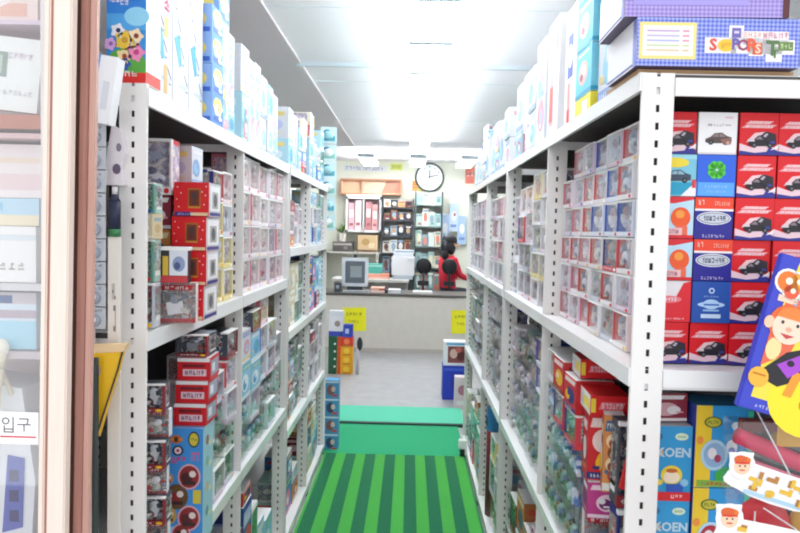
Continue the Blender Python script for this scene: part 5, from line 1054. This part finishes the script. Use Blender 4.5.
E_ = [(0, 1), (1, 2), (2, 3), (3, 4), (4, 5), (5, 6), (6, 7), (3, 8), (8, 9), (9, 10), (3, 11), (11, 12), (12, 13), (0, 14), (14, 15), (15, 16), (16, 17), (0, 18), (18, 19), (19, 20), (20, 21)]
RR = [(.15, .12), (.13, .10), (.145, .105), (.13, .09), (.055, .055), (.052, .052), (.078, .09), (.07, .085), .052, .042, .028, .052, .042, .028, .085, .065, .045, .04, .085, .065, .045, .04]
bm_ = skin('body', J, E_, RR)
for m in (col('#c81c34', .8), col('#e8bfa4', .6), col('#2a2c3a', .8)): bm_.materials.append(m)
for p in bm_.polygons:
    c = p.center; p.use_smooth = True
    p.material_index = 1 if c.z > 1.075 or (c.y > .22 and c.z > .66) else (0 if c.z > .66 else 2)
body = bpy.data.objects.new('body', bm_); C.objects.link(body); body.parent = pe
mb = MB()
mb.ell((0, .028, 1.255), (.092, .098, .098), '#1b1a22', 18, 12); mb.ell((0, -.035, 1.17), (.085, .055, .12), '#1b1a22', 16, 10); mb.ell((.02, -.045, 1.09), (.06, .045, .08), '#1b1a22', 14, 8); mb.ell((-.07, .02, 1.17), (.03, .06, .09), '#1b1a22', 12, 8); mb.ell((.07, .02, 1.17), (.03, .06, .09), '#1b1a22', 12, 8)
mb.build('hair', pe, True)
mb = MB(); mb.ell((0, .145, 1.195), (.014, .022, .022), '#e4b79c', 10, 6); mb.build('nose', pe, True)
for s_ in (-1, 1):
    mb = MB(); mb.ell((s_*.032, .128, 1.222), (.012, .008, .007), '#2a2020', 10, 6); mb.build('eye', pe, True)
    mb = MB(); mb.ell((s_*.085, .055, 1.205), (.010, .018, .026), '#e4b79c', 10, 6); mb.build('ear', pe, True)
    mb = MB(); b0 = Vector((s_*.15, .30, .755))
    mb.ell(tuple(b0 + Vector((0, .035, -.002))), (.036, .045, .014), '#e8bfa4', 12, 8)
    for k in range(4):
        x = (k - 1.5)*.018; L = (.055, .066, .062, .048)[k]; p0 = b0 + Vector((x, .07, 0)); p1 = p0 + Vector((x*.1, L*.55, -.006)); p2 = p1 + Vector((0, L*.45, -.018)); mb.tube([p0, p1, p2], .0085, '#e8bfa4', 8)
    p0 = b0 + Vector((-s_*.03, .02, 0)); mb.tube([p0, p0 + Vector((-s_*.022, .025, -.004)), p0 + Vector((-s_*.026, .05, -.012))], .0095, '#e8bfa4', 8)
    mb.build('hand', pe, True)
mb = MB(); mb.ell((0, .128, 1.155), (.022, .008, .006), '#b85a58', 10, 6); mb.build('mouth', pe, True)

# ------------------------------------------------------------------ ceiling lights
LAMP = emit('fluorescent_diffuser', '#f6fbff', 12.0); ADDED_UPLIGHT = emit('added_ceiling_uplight', '#f6fbff', 34.0)
def lamp(x, y, w, l, label, group):
    t = thing('ceiling_light', label, 'ceiling light', (x, y, 2.36), 0, group)
    mb = MB(); mb.box(-.02, .02, .012, l - .012, -.0845, -.072, '#eef4f6'); mb.build('housing', t)
    mb = MB(); mb.box(-w/2 + .006, w/2 - .006, .010, l - .010, -.115, -.085, LAMP, mt=None); mb.build('diffuser', t)
    for sx in (-.05, .05):  # tubes above the diffuser are added to brighten the ceiling
        mb = MB(); mb.cyl((sx, .014, -.075), (sx, l - .014, -.075), .008, .008, ADDED_UPLIGHT, 10); mb.build('tube', t)
    for y0 in (0, l - .010):
        mb = MB(); mb.box(-w/2 - .004, w/2 + .004, y0, y0 + .010, -.118, -.062, '#b4c0c6'); mb.build('end_cap', t)
        mb = MB(); mb.cyl((0, y0 + .005, -.062), (0, y0 + .005, -.001), .004, .004, '#e4e8ea', 8); mb.build('hanger', t)
    return t
names = ['first', 'second', 'third', 'fourth', 'fifth', 'sixth', 'seventh', 'eighth', 'ninth', 'tenth']
for i in range(10): lamp(.078, 1.45 + .62*i, .2, .585, f'long white ceiling light over the aisle, {names[i]} from the entrance', 'ceiling lights over the aisle')
for i, x in enumerate((-.55, .078, .70)): lamp(x, 8.4, .2, 1.1, f"ceiling light over the counter, {['left', 'middle', 'right'][i]} one", 'ceiling lights over the counter')

# ------------------------------------------------------------------ daylight, camera, view
w = bpy.data.worlds.new('daylight'); bpy.context.scene.world = w; w.use_nodes = True
bg = w.node_tree.nodes['Background']; bg.inputs[0].default_value = (.93, .96, 1, 1); bg.inputs[1].default_value = 1.45
cam = bpy.data.cameras.new('camera'); co = bpy.data.objects.new('camera', cam); C.objects.link(co)
cam.sensor_width = 36; cam.lens = 693.6/800*36; cam.clip_start = .05
yaw, pit, rol = -.0132, -.0505, .0227
co.matrix_world = Matrix.Translation((0, 0, 1.363)) @ Matrix.Rotation(-yaw, 4, 'Z') @ Matrix.Rotation(PI/2 + pit, 4, 'X') @ Matrix.Rotation(rol, 4, 'Z')
sc = bpy.context.scene; sc.camera = co
sc.view_settings.view_transform = 'Standard'; sc.view_settings.look = 'None'; sc.view_settings.gamma = 1; sc.view_settings.exposure = .12
sc.cycles.filter_width = 2.0; sc.cycles.use_denoising = True; sc.cycles.max_bounces = 8; sc.cycles.diffuse_bounces = 4; sc.cycles.transparent_max_bounces = 12
